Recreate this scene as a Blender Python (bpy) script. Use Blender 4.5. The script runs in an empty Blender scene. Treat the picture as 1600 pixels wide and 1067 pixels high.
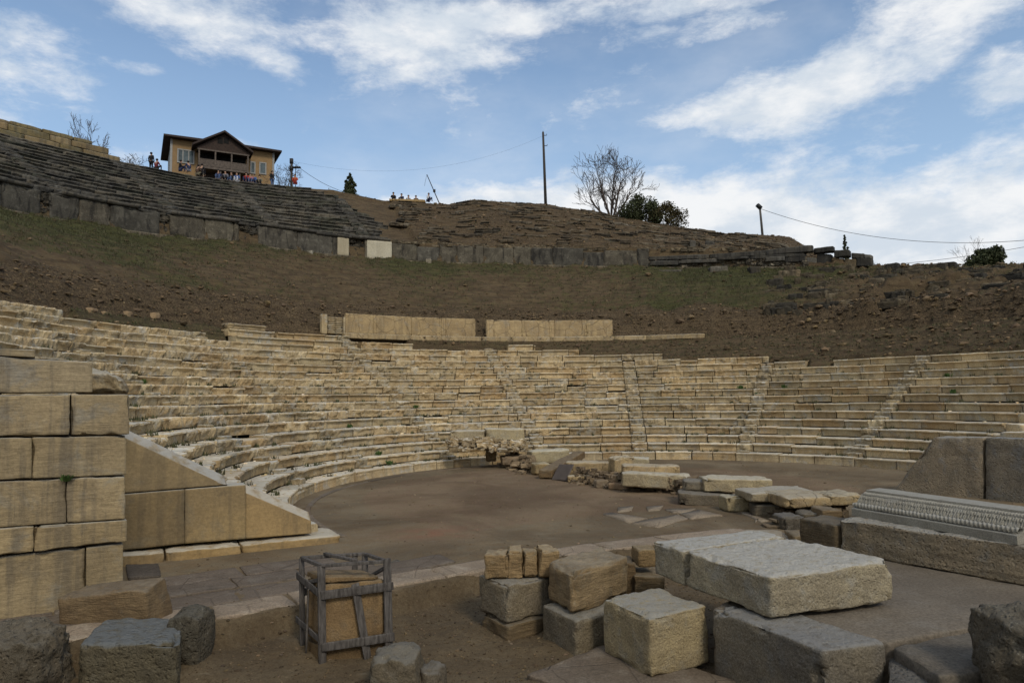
import bpy, bmesh, math, random
import numpy as np
from mathutils import Vector, Matrix
random.seed(7); rng = np.random.default_rng(7)
R_ = math.radians
# ------------------------------------------------------------------ camera
F_PX, PITCH, ROLL, EYE = 1118.3, .0765, -.0143, 3.5      # focal length in photo pixels (1600 wide)
sc = bpy.context.scene
cd = bpy.data.cameras.new("camera"); cam = bpy.data.objects.new("camera", cd)
sc.collection.objects.link(cam); sc.camera = cam
cd.sensor_width = 36; cd.lens = 36 * F_PX / 1600; cd.clip_start = .1; cd.clip_end = 3000
_c, _s = math.cos(PITCH), math.sin(PITCH)
_r0, _u0, _f0 = Vector((1, 0, 0)), Vector((0, -_s, _c)), Vector((0, _c, _s))
_cr, _sr = math.cos(ROLL), math.sin(ROLL)
_right = _r0 * _cr + _u0 * _sr; _up = _u0 * _cr - _r0 * _sr
cam.matrix_world = Matrix(((_right.x, _up.x, -_f0.x, 0), (_right.y, _up.y, -_f0.y, 0), (_right.z, _up.z, -_f0.z, EYE), (0, 0, 0, 1)))
# ------------------------------------------------------------------ sky, clouds, sun
SUN_EL, SUN_AZ = R_(40), R_(153)      # azimuth from +Y towards +X (behind and right of the camera)
sd = bpy.data.lights.new("sun", "SUN"); sd.energy = 1.65; sd.angle = R_(13); sd.color = (1, .91, .77)
sun = bpy.data.objects.new("sun", sd); sc.collection.objects.link(sun)
_sd = Vector((math.sin(SUN_AZ) * math.cos(SUN_EL), math.cos(SUN_AZ) * math.cos(SUN_EL), math.sin(SUN_EL)))
sun.rotation_euler = _sd.to_track_quat('Z', 'Y').to_euler()
sc.view_settings.view_transform = 'Standard'; sc.view_settings.look = 'None'
sc.view_settings.exposure = 0; sc.view_settings.gamma = 1
W = bpy.data.worlds.new("World"); sc.world = W; W.use_nodes = True


class NT:
    "small node-tree writer"
    def __init__(s, nt): s.nt = nt; nt.nodes.clear()
    def n(s, t, **kw):
        o = s.nt.nodes.new(t)
        for k, v in kw.items():
            if k[:2] == 'i_':
                key = k[2:]
                key = int(key) if key.isdigit() else key.replace('_', ' ')
                s.put(o.inputs[key], v)
            else: setattr(o, k, v)
        return o
    def put(s, sock, v):
        if isinstance(v, bpy.types.NodeSocket): s.nt.links.new(v, sock)
        elif isinstance(v, bpy.types.Node): s.nt.links.new(v.outputs[0], sock)
        else: sock.default_value = v
    def m(s, op, a, b=0., c=None, clamp=False):
        o = s.nt.nodes.new('ShaderNodeMath'); o.operation = op; o.use_clamp = clamp
        s.put(o.inputs[0], a); s.put(o.inputs[1], b)
        if c is not None: s.put(o.inputs[2], c)
        return o.outputs[0]
    def noise(s, vec, scale, detail=4, rough=.55, dist=0.):
        o = s.n('ShaderNodeTexNoise'); s.put(o.inputs['Vector'], vec); o.inputs['Scale'].default_value = scale
        o.inputs['Detail'].default_value = detail; o.inputs['Roughness'].default_value = rough; o.inputs['Distortion'].default_value = dist
        return o.outputs[0]
    def ramp(s, v, a, b, lo=0., hi=1.):
        o = s.n('ShaderNodeMapRange'); o.interpolation_type = 'SMOOTHSTEP'; s.put(o.inputs[0], v)
        s.put(o.inputs[1], a); s.put(o.inputs[2], b); s.put(o.inputs[3], lo); s.put(o.inputs[4], hi)
        return o.outputs[0]
    def mix(s, f, a, b, mode='MIX'):
        o = s.n('ShaderNodeMix', data_type='RGBA', blend_type=mode); s.put(o.inputs[0], f)
        s.put(o.inputs[6], a if not isinstance(a, tuple) else (*a, 1)[:4]); s.put(o.inputs[7], b if not isinstance(b, tuple) else (*b, 1)[:4])
        return o.outputs[2]
    def scale(s, vec, x, y, z):
        o = s.n('ShaderNodeVectorMath', operation='MULTIPLY'); s.put(o.inputs[0], vec); o.inputs[1].default_value = (x, y, z)
        return o.outputs[0]


def build_world():
    t = NT(W.node_tree)
    out = t.n('ShaderNodeOutputWorld'); bg = t.n('ShaderNodeBackground')
    t.put(out.inputs[0], bg)
    sky = t.n('ShaderNodeTexSky', sky_type='NISHITA'); sky.sun_disc = False
    sky.sun_elevation = SUN_EL; sky.sun_rotation = SUN_AZ; sky.air_density = 1.; sky.dust_density = .6; sky.ozone_density = 1.4
    tc = t.n('ShaderNodeTexCoord'); v = tc.outputs['Generated']
    sp = t.n('ShaderNodeSeparateXYZ'); t.put(sp.inputs[0], v)
    az = t.m('ARCTAN2', sp.outputs[0], sp.outputs[1]); el = t.m('ARCSINE', sp.outputs[2])
    n1 = t.noise(t.scale(v, 1, 1, 1.7), 5.2, 11, .64, .1)
    n2 = t.noise(t.scale(v, 1, 1, 2.6), 15, 8, .68, .2)
    nn = t.m('ADD', t.m('MULTIPLY', n1, .62), t.m('MULTIPLY', n2, .38))
    # cloud masses: azimuth, elevation, half width, half height, tilt, strength
    blobs = [(.50, .165, .46, .11, .0, 1.5), (.30, .20, .20, .085, .03, 1.4), (.15, .245, .16, .055, 0, 1.4), (.0, .262, .15, .036, 0, 1.3), (-.13, .262, .10, .02, 0, .9), (-.25, .27, .05, .012, 0, .8), (.56, .225, .12, .04, .2, .9), (.12, .195, .25, .03, 0, .75), (-.1, .2, .16, .02, 0, .6),
             (.42, .385, .17, .045, .14, 1.05), (.54, .425, .17, .06, .3, .95), (.62, .21, .12, .09, 0, 1.), (.30, .37, .12, .018, .1, .75), (.62, .35, .05, .04, .2, .8), (.28, .47, .14, .022, 0, .7),
             (-.43, .485, .13, .055, -.2, .9), (-.33, .435, .08, .022, -.4, .7), (-.15, .475, .14, .045, -.05, .92), (-.10, .445, .10, .026, .2, .8), (-.55, .50, .13, .035, 0, .85),
             (-.62, .36, .14, .08, .2, .6), (-.50, .40, .05, .012, 0, .7), (.0, .50, .16, .022, 0, .75), (.25, .505, .22, .03, 0, .8), (-.62, .26, .2, .05, 0, .4),
             (-.48, .30, .10, .02, .1, .35), (-.37, .325, .03, .012, 0, .5), (-.22, .33, .02, .005, 0, .6)]
    mx = None
    for (a, e, w, h, ti, st) in blobs:
        da = t.m('SUBTRACT', az, a); de = t.m('SUBTRACT', el, e); c, s_ = math.cos(ti), math.sin(ti)
        p = t.m('DIVIDE', t.m('ADD', t.m('MULTIPLY', da, c), t.m('MULTIPLY', de, s_)), w)
        q = t.m('DIVIDE', t.m('SUBTRACT', t.m('MULTIPLY', de, c), t.m('MULTIPLY', da, s_)), h)
        d = t.m('SQRT', t.m('ADD', t.m('MULTIPLY', p, p), t.m('MULTIPLY', q, q)))
        m_ = t.m('MULTIPLY', t.ramp(d, 1.55, .25), st)
        mx = m_ if mx is None else t.m('MAXIMUM', mx, m_)
    behind = t.m('MULTIPLY', t.ramp(sp.outputs[1], .35, -.1), .95)  # unseen cloud cover behind the camera, thickened to make ambient light more neutral
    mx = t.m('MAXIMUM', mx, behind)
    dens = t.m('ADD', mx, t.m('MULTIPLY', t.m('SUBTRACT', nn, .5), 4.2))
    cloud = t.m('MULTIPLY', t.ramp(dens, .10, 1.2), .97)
    veil = t.m('MULTIPLY', t.ramp(t.noise(t.scale(v, 1, 1, 2.2), 2.2, 6, .6), .42, .75), .30)
    cloud = t.m('MAXIMUM', cloud, veil)
    shade = t.ramp(t.noise(t.scale(v, 1, 1, 2.2), 9, 8, .6), .36, .62)
    ccol = t.mix(shade, (.66, .73, .81), (.92, .93, .94))
    skc = t.mix(1., sky.outputs[0], (.105, .118, .128), 'MULTIPLY')
    skc = t.mix(t.m('MULTIPLY', t.ramp(el, .70, .05), .80), skc, (.46, .645, .87))
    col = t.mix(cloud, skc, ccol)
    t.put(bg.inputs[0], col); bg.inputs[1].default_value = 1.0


build_world()
# ------------------------------------------------------------------ photo pixel -> point in the place
def ray(x, y):
    a, b = x - 800, y - 533.5
    u, v = a * _cr + b * _sr, -a * _sr + b * _cr
    xc, yc = u / F_PX, -v / F_PX
    return np.array([xc, _c - yc * _s, _s + yc * _c])
def pz(x, y, z=0.):
    d = ray(x, y); return d * ((z - EYE) / d[2]) + [0, 0, EYE]
def pY(x, y, Y):
    d = ray(x, y); return d * (Y / d[1]) + [0, 0, EYE]
CX, CY = 5.554, 26.22          # centre of the orchestra
R0, TREAD, RISE, CURB = 13.09, .7223, .42, .385
def pcyl(x, y, R):
    d = ray(x, y); a = d[0] ** 2 + d[1] ** 2; b = -(d[0] * CX + d[1] * CY); c = CX * CX + CY * CY - R * R
    return d * ((-b + math.sqrt(max(0, b * b - a * c))) / a) + [0, 0, EYE]
def pth(x, y, R):
    p = pcyl(x, y, R); return math.atan2(p[0] - CX, p[1] - CY), p[2]
def pplane(x, y, P, n):
    d = ray(x, y); k = ((P[0]) * n[0] + (P[1]) * n[1]) / (d[0] * n[0] + d[1] * n[1])
    return d * k + [0, 0, EYE]
def rowR(i): return R0 + TREAD * i
def rowZ(i): return CURB + RISE * i
# ------------------------------------------------------------------ noise
def _h(ix, iy, iz, s):
    n = (ix.astype(np.int64) * 374761393 + iy.astype(np.int64) * 668265263 + iz.astype(np.int64) * 2147483647 + s * 974634777) & 0xffffffff
    n = ((n ^ (n >> 13)) * 1274126177) & 0xffffffff; n = ((n ^ (n >> 16)) * 2246822519) & 0xffffffff
    return ((n ^ (n >> 15)) & 0xffffff) / float(0xffffff)
def vn(P, s=0):
    P = np.asarray(P, float); f = np.floor(P); t = P - f; t = t * t * t * (t * (6 * t - 15) + 10); i = f.astype(np.int64); r = 0
    for a in (0, 1):
        wa = t[:, 0] if a else 1 - t[:, 0]
        for b in (0, 1):
            wb = t[:, 1] if b else 1 - t[:, 1]
            for c in (0, 1):
                wc = t[:, 2] if c else 1 - t[:, 2]
                r = r + wa * wb * wc * _h(i[:, 0] + a, i[:, 1] + b, i[:, 2] + c, s)
    return r * 2 - 1
def fbm(P, s=0, o=4, g=.5):
    P = np.asarray(P, float); r = 0; a = 1.; t = 0
    for k in range(o):
        r = r + a * vn(P * 2 ** k + k * 17.3, s + k); t += a; a *= g
    return r / t
def sst(x, a, b):
    t = np.clip((x - a) / (b - a), 0, 1); return t * t * (3 - 2 * t)
# ------------------------------------------------------------------ objects
COL = sc.collection
def tagit(o, label=None, cat=None, group=None, kind=None):
    if label: o['label'] = label
    if cat: o['category'] = cat
    if group: o['group'] = group
    if kind: o['kind'] = kind
    return o
def empty(name, loc, label, cat, group=None, rz=0.):
    o = bpy.data.objects.new(name, None); COL.objects.link(o); o.location = loc; o.rotation_euler = (0, 0, rz)
    o.empty_display_size = .3
    return tagit(o, label, cat, group)
def mesh(name, V, F, mat, parent=None, smooth=True, tint=None, origin=None, world=True):
    "V world coords; parent has no rotation unless world=False"
    V = np.asarray(V, np.float32).reshape(-1, 3)
    if origin is None:
        if parent is None: origin = ((V[:, 0].min() + V[:, 0].max()) / 2, (V[:, 1].min() + V[:, 1].max()) / 2, V[:, 2].min())
        else: origin = tuple(parent.matrix_world.translation) if world else (0, 0, 0)
        if parent is not None and world:
            q = parent; o_ = Vector((0, 0, 0))
            while q is not None: o_ += q.location; q = q.parent
            origin = tuple(o_)
    V = V - np.array(origin, np.float32)
    me = bpy.data.meshes.new(name)
    if isinstance(F, np.ndarray):
        k = F.shape[1]; nF = len(F)
        me.vertices.add(len(V)); me.vertices.foreach_set('co', V.ravel())
        me.loops.add(nF * k); me.loops.foreach_set('vertex_index', F.astype(np.int32).ravel())
        me.polygons.add(nF); me.polygons.foreach_set('loop_start', np.arange(0, nF * k, k, dtype=np.int32))
        me.update(calc_edges=True)
    else:
        me.from_pydata(V.tolist(), [], [tuple(int(a) for a in f) for f in F])
    me.validate()
    me.polygons.foreach_set('use_smooth', np.full(len(me.polygons), smooth))
    if tint is not None:
        at = me.attributes.new('tint', 'FLOAT_COLOR', 'POINT'); t = np.asarray(tint, np.float32)
        if t.shape[1] == 3: t = np.concatenate([t, np.ones((len(t), 1), np.float32)], 1)
        at.data.foreach_set('color', t.ravel())
    me.materials.append(mat)
    o = bpy.data.objects.new(name, me); COL.objects.link(o)
    if parent is not None:
        o.parent = parent; o.location = (0, 0, 0)
    else: o.location = origin
    return o
class MB:
    "collects pieces into one mesh"
    def __init__(s): s.V = []; s.F = []; s.T = []; s.n = 0
    def add(s, V, F, tint=(1, 1, 1)):
        V = np.asarray(V, float).reshape(-1, 3)
        s.V.append(V); s.F += [tuple(int(a) + s.n for a in f) for f in F]
        tt = np.asarray(tint, float); s.T.append(np.broadcast_to(tt if tt.ndim == 2 else tt[None, :], (len(V), 3))); s.n += len(V); return s
    def build(s, name, mat, parent=None, smooth=True, **k):
        return mesh(name, np.concatenate(s.V), s.F, mat, parent, smooth, tint=np.concatenate(s.T), **k)
    def box(s, c, d, rz=0., tint=(1, 1, 1)):
        x, y, z = [q / 2 for q in d]; P = np.array([(a * x, b * y, e * z) for a in (-1, 1) for b in (-1, 1) for e in (-1, 1)], float)
        co, si = math.cos(rz), math.sin(rz); P = np.stack([P[:, 0] * co - P[:, 1] * si, P[:, 0] * si + P[:, 1] * co, P[:, 2]], 1) + np.array(c)
        return s.add(P, BOXF, tint)
    def beam(s, a, b, w, t, up=(0, 0, 1), tint=(1, 1, 1)):
        a, b = Vector(a), Vector(b); d = (b - a).normalized(); u = Vector(up)
        x = d.cross(u)
        if x.length < .05: x = d.cross(Vector((0, 1, 0)))
        x.normalize(); y = x.cross(d).normalized(); P = []
        for e in (a, b):
            for sx in (-1, 1):
                for sy in (-1, 1): P.append(tuple(e + x * sx * w / 2 + y * sy * t / 2))
        return s.add(P, [(0, 1, 3, 2), (4, 6, 7, 5), (0, 4, 5, 1), (2, 3, 7, 6), (0, 2, 6, 4), (1, 5, 7, 3)], tint)
    def tube(s, pts, rad, n=6, tint=(1, 1, 1)):
        pts = [Vector(p) for p in pts]; V = []; Fc = []
        for i, p in enumerate(pts):
            d = (pts[min(i + 1, len(pts) - 1)] - pts[max(i - 1, 0)]).normalized()
            x = d.cross(Vector((0, 0, 1)))
            if x.length < .1: x = d.cross(Vector((0, 1, 0)))
            x.normalize(); y = d.cross(x); r = rad[i] if hasattr(rad, '__len__') else rad
            for k in range(n):
                a = 2 * math.pi * k / n; V.append(tuple(p + x * math.cos(a) * r + y * math.sin(a) * r))
        for i in range(len(pts) - 1):
            for k in range(n): Fc.append((i * n + k, i * n + (k + 1) % n, (i + 1) * n + (k + 1) % n, (i + 1) * n + k))
        Fc.append(tuple(range(n))[::-1]); Fc.append(tuple(range((len(pts) - 1) * n, len(pts) * n)))
        return s.add(V, Fc, tint)
BOXF = [(0, 1, 3, 2), (4, 6, 7, 5), (0, 4, 5, 1), (2, 3, 7, 6), (0, 2, 6, 4), (1, 5, 7, 3)]
_rb = {}
def unit_block(n):
    if n in _rb: return _rb[n]
    g = np.linspace(-1, 1, n + 1); V = []; Fc = []
    for ax in range(3):
        for sg in (-1, 1):
            u, v = np.meshgrid(g, g, indexing='ij'); P = np.zeros((n + 1, n + 1, 3)); P[..., ax] = sg
            P[..., (ax + 1) % 3] = u; P[..., (ax + 2) % 3] = v; b = len(V) * (n + 1) ** 2; V.append(P.reshape(-1, 3))
            for i in range(n):
                for j in range(n):
                    q = [b + i * (n + 1) + j, b + (i + 1) * (n + 1) + j, b + (i + 1) * (n + 1) + j + 1, b + i * (n + 1) + j + 1]
                    Fc.append(q if sg > 0 else q[::-1])
    V = np.concatenate(V); key = np.round(V * 1e4).astype(np.int64); uq, idx, inv = np.unique(key, axis=0, return_index=True, return_inverse=True)
    _rb[n] = (V[idx], inv.reshape(-1)[np.array(Fc)]); return _rb[n]
def hexa(corners, n=8, edge=.03, rough=.012, chip=.03, seed=0, fs=5., face=None):
    """weathered block from 8 corners (bottom 4 ccw, top 4 ccw), corners in metres. returns V,F"""
    C = np.array(corners, float); U, Fc = unit_block(n)
    dim = np.array([np.linalg.norm(C[1] - C[0]), np.linalg.norm(C[3] - C[0]), np.linalg.norm(C[4] - C[0])]) / 2 + 1e-6
    # uneven sampling: more vertices near the edges
    p = np.sign(U) * (np.abs(U) ** .8)
    P = p * dim; e = np.minimum(edge * (1 + .6 * vn(P * 3 + seed * 3.1, seed)[:, None]), dim * .6)
    Q = np.clip(P, -(dim - e), dim - e); D = P - Q; L = np.linalg.norm(D, axis=1, keepdims=True)
    nr = np.where(L > 1e-6, D / np.maximum(L, 1e-6), 0); P2 = Q + nr * np.minimum(L, e)
    q = P2 / dim; w = (q + 1) / 2
    a, b, c = w[:, 0:1], w[:, 1:2], w[:, 2:3]
    X = (1 - c) * ((1 - b) * ((1 - a) * C[0] + a * C[1]) + b * ((1 - a) * C[3] + a * C[2])) + c * ((1 - b) * ((1 - a) * C[4] + a * C[5]) + b * ((1 - a) * C[7] + a * C[6]))
    ctr = C.mean(0); ax = [(C[1] - C[0]), (C[3] - C[0]), (C[4] - C[0])]; ax = [v / (np.linalg.norm(v) + 1e-9) for v in ax]
    nw = nr[:, 0:1] * ax[0] + nr[:, 1:2] * ax[1] + nr[:, 2:3] * ax[2]
    nl = np.linalg.norm(nw, axis=1, keepdims=True); nw = nw / np.maximum(nl, 1e-6)
    nz = fbm(X * fs + seed * 7.7, seed, 4, .6)[:, None]
    edgeness = (np.sum(np.abs(q) > .86, axis=1) >= 2)[:, None]
    ch = np.clip(fbm(X * 2.6 + seed * 1.9, seed + 5, 3)[:, None] * 1.8 - .1, 0, 1) * edgeness
    X = X + nw * (nz * rough) - nw * ch * chip
    return X, Fc
def quadblock(px, z0, depth, top=None, P=None, n=None, off=0.):
    pass
def stone(name, label, cat, corners, mat, n=8, edge=.03, rough=.012, chip=.03, fs=5., group=None, parent=None, tint=(1, 1, 1), seed=None):
    V, Fc = hexa(corners, n, edge, rough, chip, seed if seed is not None else random.randint(0, 9999), fs)
    o = mesh(name, V, Fc, mat, parent, True, tint=np.broadcast_to(np.array(tint, float), (len(V), 3)))
    return tagit(o, label, cat, group)
def ctop(base, zt):
    "8 corners from 4 base points and a top height or 4 heights"
    z = zt if hasattr(zt, '__len__') else [zt] * 4
    return [tuple(b) for b in base] + [(b[0], b[1], zz) for b, zz in zip(base, z)]
def ground_block(x0, x1, yt, yb, z0, depth, rot=0., tilt=0., dz=0.):
    """corners of a block whose near bottom edge spans photo columns x0..x1 at row yb standing at height z0"""
    c = pz((x0 + x1) / 2, yb, z0); k = c[1] / F_PX; w = (x1 - x0) * k; 
    el = (EYE - z0) / c[1]
    h = max(.06, (yb - yt) * k - depth * el * .9)
    wr = w / (abs(math.cos(rot)) + .35 * abs(math.sin(rot)) * min(1, depth / max(w, .01)))
    ct = np.array([c[0], c[1] + depth / 2])
    P = []
    for a, b in ((-1, -1), (1, -1), (1, 1), (-1, 1)):
        lx, ly = a * wr / 2, b * depth / 2
        P.append((ct[0] + lx * math.cos(rot) - ly * math.sin(rot), ct[1] + lx * math.sin(rot) + ly * math.cos(rot), lx))
    ti = math.tan(tilt)
    return [(p[0], p[1], z0 + dz + p[2] * ti) for p in P] + [(p[0], p[1], z0 + dz + h + p[2] * ti) for p in P]
# ------------------------------------------------------------------ materials
def mat_base(name, rough=.9):
    m = bpy.data.materials.new(name); m.use_nodes = True; t = NT(m.node_tree)
    out = t.n('ShaderNodeOutputMaterial'); b = t.n('ShaderNodeBsdfPrincipled'); t.put(out.inputs[0], b)
    b.inputs['Roughness'].default_value = rough; b.inputs['Specular IOR Level'].default_value = .25
    return m, t, b
def stone_mat(name, c1, c2, grey, greyamt=.45, top=None, topamt=.0, bump=.5, sc_=1., streak=0., stain=(.1, .09, .075), stainamt=.3, crack=0., lichen=0., pit=0., grain=.75, bed=0., sfreq=1.):
    m, t, b = mat_base(name)
    g = t.n('ShaderNodeNewGeometry'); P = g.outputs['Position']
    at = t.n('ShaderNodeAttribute', attribute_name='tint')
    col = t.mix(t.ramp(t.noise(P, .9 * sc_, 6, .6), .38, .62), c1, c2)
    col = t.mix(t.m('MULTIPLY', t.ramp(t.noise(P, 1.7 * sc_, 8, .68, .4), .50, .66), greyamt), col, grey)
    ns = t.noise(t.scale(P, 3.2 * sfreq, 3.2 * sfreq, .22 + (1 - sfreq) * .35), 1.3, 6, .6, 0. if sfreq == 1 else .6)
    if streak: col = t.mix(t.m('MULTIPLY', t.ramp(ns, .48, .64), streak), col, stain)
    col = t.mix(t.m('MULTIPLY', t.ramp(t.noise(P, 2.6 * sc_, 7, .7), .56, .72), stainamt), col, stain)
    fine = t.noise(P, 26 * sc_, 6, .7)
    col = t.mix(grain, col, t.mix(t.ramp(fine, .3, .7), (.58, .58, .58), (1.36, 1.36, 1.36)), 'MULTIPLY')
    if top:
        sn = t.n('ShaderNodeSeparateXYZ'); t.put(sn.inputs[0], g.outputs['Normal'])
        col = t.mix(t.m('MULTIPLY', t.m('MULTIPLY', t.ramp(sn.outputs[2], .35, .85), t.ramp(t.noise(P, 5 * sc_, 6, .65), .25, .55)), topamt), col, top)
    if lichen:
        vo = t.noise(P, 9 * sc_, 5, .75)
        col = t.mix(t.m('MULTIPLY', t.ramp(vo, .6, .68), lichen), col, (.46, .45, .40))
    hgt = t.m('ADD', t.m('MULTIPLY', t.noise(P, 7 * sc_, 8, .68), 1.), t.m('MULTIPLY', fine, .35))
    if bed:
        bn = t.noise(t.scale(P, 1.2, 1.2, 9.), 2.6, 7, .7, .6); col = t.mix(min(1, bed), col, t.mix(t.ramp(bn, .35, .65), (.74, .73, .72), (1.2, 1.19, 1.16)), 'MULTIPLY'); hgt = t.m('ADD', hgt, t.m('MULTIPLY', bn, bed * 1.6))
    if pit:
        v = t.n('ShaderNodeTexVoronoi', feature='F1'); t.put(v.inputs['Vector'], t.mix(.12, P, t.n('ShaderNodeTexNoise', i_Scale=6.).outputs[1])); v.inputs['Scale'].default_value = 12 * sc_
        hgt = t.m('ADD', hgt, t.m('MULTIPLY', t.ramp(v.outputs[0], .0, .5), pit))
    if crack:
        v = t.n('ShaderNodeTexVoronoi', feature='DISTANCE_TO_EDGE'); v.inputs['Scale'].default_value = 1.1 * sc_
        t.put(v.inputs['Vector'], t.mix(.25, P, t.n('ShaderNodeTexNoise', i_Scale=2.).outputs[1]))
        cr = t.ramp(v.outputs[0], .0, .018)
        col = t.mix(t.m('MULTIPLY', t.m('SUBTRACT', 1, cr), crack), col, (.05, .04, .03)); hgt = t.m('ADD', hgt, cr)
    col = t.mix(1., col, at.outputs[0], 'MULTIPLY')
    t.put(b.inputs['Base Color'], col)
    bp = t.n('ShaderNodeBump', i_Strength=bump, i_Distance=.05, i_Height=hgt); t.put(b.inputs['Normal'], bp)
    return m
def plain_mat(name, c, c2=None, rough=.8, sc_=6., bump=.2, metal=0., grain=None):
    m, t, b = mat_base(name, rough); g = t.n('ShaderNodeNewGeometry'); P = g.outputs['Position']
    v = t.scale(P, *grain) if grain else P
    n = t.noise(v, sc_, 6, .65)
    c2 = c2 or tuple(q * .6 for q in c)
    col = t.mix(t.ramp(n, .32, .68), c2, c); t.put(b.inputs['Base Color'], col); b.inputs['Metallic'].default_value = metal
    t.put(b.inputs['Normal'], t.n('ShaderNodeBump', i_Strength=bump, i_Distance=.02, i_Height=n)); return m
M = {}
M['seat'] = stone_mat('seat limestone', (.48, .385, .235), (.38, .285, .16), (.40, .38, .325), .85, (.60, .57, .49), .85, .6, 1., .30, (.13, .105, .075), .58, 0, .25)
M['seatdark'] = stone_mat('weathered grey limestone', (.062, .058, .050), (.095, .085, .066), (.14, .135, .12), .6, (.125, .120, .105), .45, .6, 1., .75, (.035, .033, .030), .5)
M['ortho'] = stone_mat('streaked dark slabs', (.098, .090, .072), (.066, .060, .048), (.19, .175, .14), .55, (.13, .125, .11), .5, .8, 1.1, .85, (.026, .024, .021), .7, lichen=.25, bed=.35, sfreq=.45)
M['ash'] = stone_mat('ashlar limestone', (.33, .262, .16), (.275, .215, .13), (.235, .22, .185), .75, (.36, .35, .32), .8, .45, .8, .55, (.115, .10, .082), .45, grain=.35, bed=.6)
M['parodos'] = stone_mat('parodos limestone', (.30, .22, .115), (.24, .178, .10), (.20, .175, .13), .5, (.40, .39, .365), .95, .35, .6, .35, (.11, .09, .065), .55, grain=.35, bed=.25)
M['block'] = stone_mat('pale granular stone', (.36, .305, .20), (.29, .245, .165), (.31, .295, .25), .6, (.44, .42, .37), .95, 1., 1.5, .15, (.13, .11, .085), .35, 0, .4, .25)
M['cube'] = stone_mat('yellow granular stone', (.37, .295, .165), (.30, .24, .14), (.27, .255, .21), .45, (.31, .30, .265), .8, .9, 1.6, .1, (.15, .12, .08), .3, 0, .2, .2)
M['grey'] = stone_mat('grey brown stone', (.20, .17, .12), (.15, .13, .10), (.19, .185, .165), .5, (.24, .235, .22), .8, .95, 1.3, .2, (.085, .075, .06), .4, 0, .3, .2)
M['rock'] = stone_mat('dark rough stone', (.100, .086, .064), (.075, .066, .050), (.13, .122, .10), .5, (.155, .148, .13), .5, 1.2, 1.5, 0, (.04, .036, .03), .5, 0, .3, .5)
M['brown'] = stone_mat('brown sandstone', (.235, .17, .095), (.185, .13, .072), (.17, .145, .105), .6, (.24, .21, .165), .6, .8, 1.5, .15, (.09, .068, .045), .5, grain=.5, bed=.7)
M['bluegrey'] = stone_mat('blue grey topped stone', (.13, .108, .066), (.10, .085, .055), (.12, .11, .085), .5, (.150, .158, .155), .97, 1.1, 1.3, .1, (.06, .052, .038), .45, 0, 0, .4)
M['marble'] = stone_mat('grey marble', (.27, .25, .20), (.23, .21, .165), (.27, .26, .225), .4, (.32, .31, .275), .6, .35, 2., .1, (.12, .11, .09), .3)
M['rough'] = stone_mat('coarse brown grey stone', (.28, .225, .15), (.23, .19, .13), (.22, .21, .185), .6, (.33, .32, .29), .9, 1.1, 1.4, .15, (.085, .07, .052), .4, 0, 0, .5)
M['plat'] = stone_mat('dusty platform floor', (.165, .14, .108), (.135, .113, .086), (.20, .18, .15), .5, None, 0, .5, 1., 0, (.075, .064, .05), .5)
M['paving'] = stone_mat('worn paving', (.160, .128, .096), (.13, .104, .078), (.215, .187, .15), .5, None, 0, .5, 1.2, 0, (.07, .058, .044), .6, .22)
M['rubble'] = stone_mat('rubble stone', (.19, .15, .10), (.14, .11, .075), (.23, .21, .18), .4, None, 0, .6, 2., 0, (.07, .058, .045), .3)
M['tan'] = stone_mat('tan limestone', (.40, .31, .18), (.32, .245, .145), (.33, .295, .235), .6, (.42, .40, .35), .7, .7, 1.3, .35, (.15, .12, .085), .5, .35, .1, bed=.3)
M['cream'] = stone_mat('new cream stone', (.48, .44, .33), (.42, .38, .28), (.40, .38, .33), .3, None, 0, .3, 1., .2, (.25, .22, .17), .3)
M['pier'] = stone_mat('ochre brick stone', (.25, .165, .078), (.20, .13, .062), (.16, .13, .09), .35, (.22, .18, .12), .5, .6, 2., .3, (.09, .062, .036), .4)
M['wood'] = plain_mat('grey weathered wood', (.125, .112, .10), (.048, .042, .037), .85, 9., .5, grain=(3, 3, .5))
M['darkwood'] = plain_mat('dark stained wood', (.050, .032, .024), (.026, .018, .014), .8, 5., .3)
M['greywood'] = plain_mat('grey balcony wood', (.13, .105, .085), (.075, .06, .05), .8, 5., .3)
M['ochre'] = plain_mat('ochre plaster', (.27, .175, .085), (.22, .145, .072), .85, 1.5, .05)
M['greyplaster'] = plain_mat('grey gable plaster', (.33, .33, .32), (.25, .25, .24), .85, 3, .05)
M['white'] = plain_mat('white paint', (.28, .275, .26), (.23, .23, .22), .6, 3, .05)
M['tiles'] = plain_mat('roof tiles', (.052, .036, .030), (.028, .021, .018), .85, 9, .5)
M['dark'] = plain_mat('deep interior', (.012, .011, .010), (.008, .008, .008), .9)
M['glass'] = plain_mat('window glass', (.10, .13, .14), (.05, .065, .07), .12, 2, 0.)
M['concrete'] = plain_mat('concrete pole', (.10, .095, .085), (.07, .066, .06), .85, 8)
M['polewood'] = plain_mat('pole timber', (.06, .052, .045), (.035, .03, .026), .85, 8)
M['metal'] = plain_mat('dark metal', (.03, .03, .032), (.02, .02, .021), .5, 8, .1)
M['wire'] = plain_mat('black cable', (.05, .052, .06), (.04, .04, .045), .6, 8, .0)
M['bark'] = plain_mat('bark', (.085, .066, .055), (.045, .036, .03), .9, 12, .4)
M['leafdark'] = plain_mat('dark evergreen leaves', (.060, .072, .028), (.030, .034, .015), .7, 5, .1)
M['leafbrown'] = plain_mat('oak leaves turning', (.070, .068, .024), (.050, .030, .014), .75, 5, .1)
M['leaf'] = plain_mat('fresh weed leaves', (.07, .12, .028), (.04, .075, .018), .65, 9, .1)
M['grassblade'] = plain_mat('grass blades', (.060, .072, .028), (.075, .060, .035), .8, 2, .1)
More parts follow.
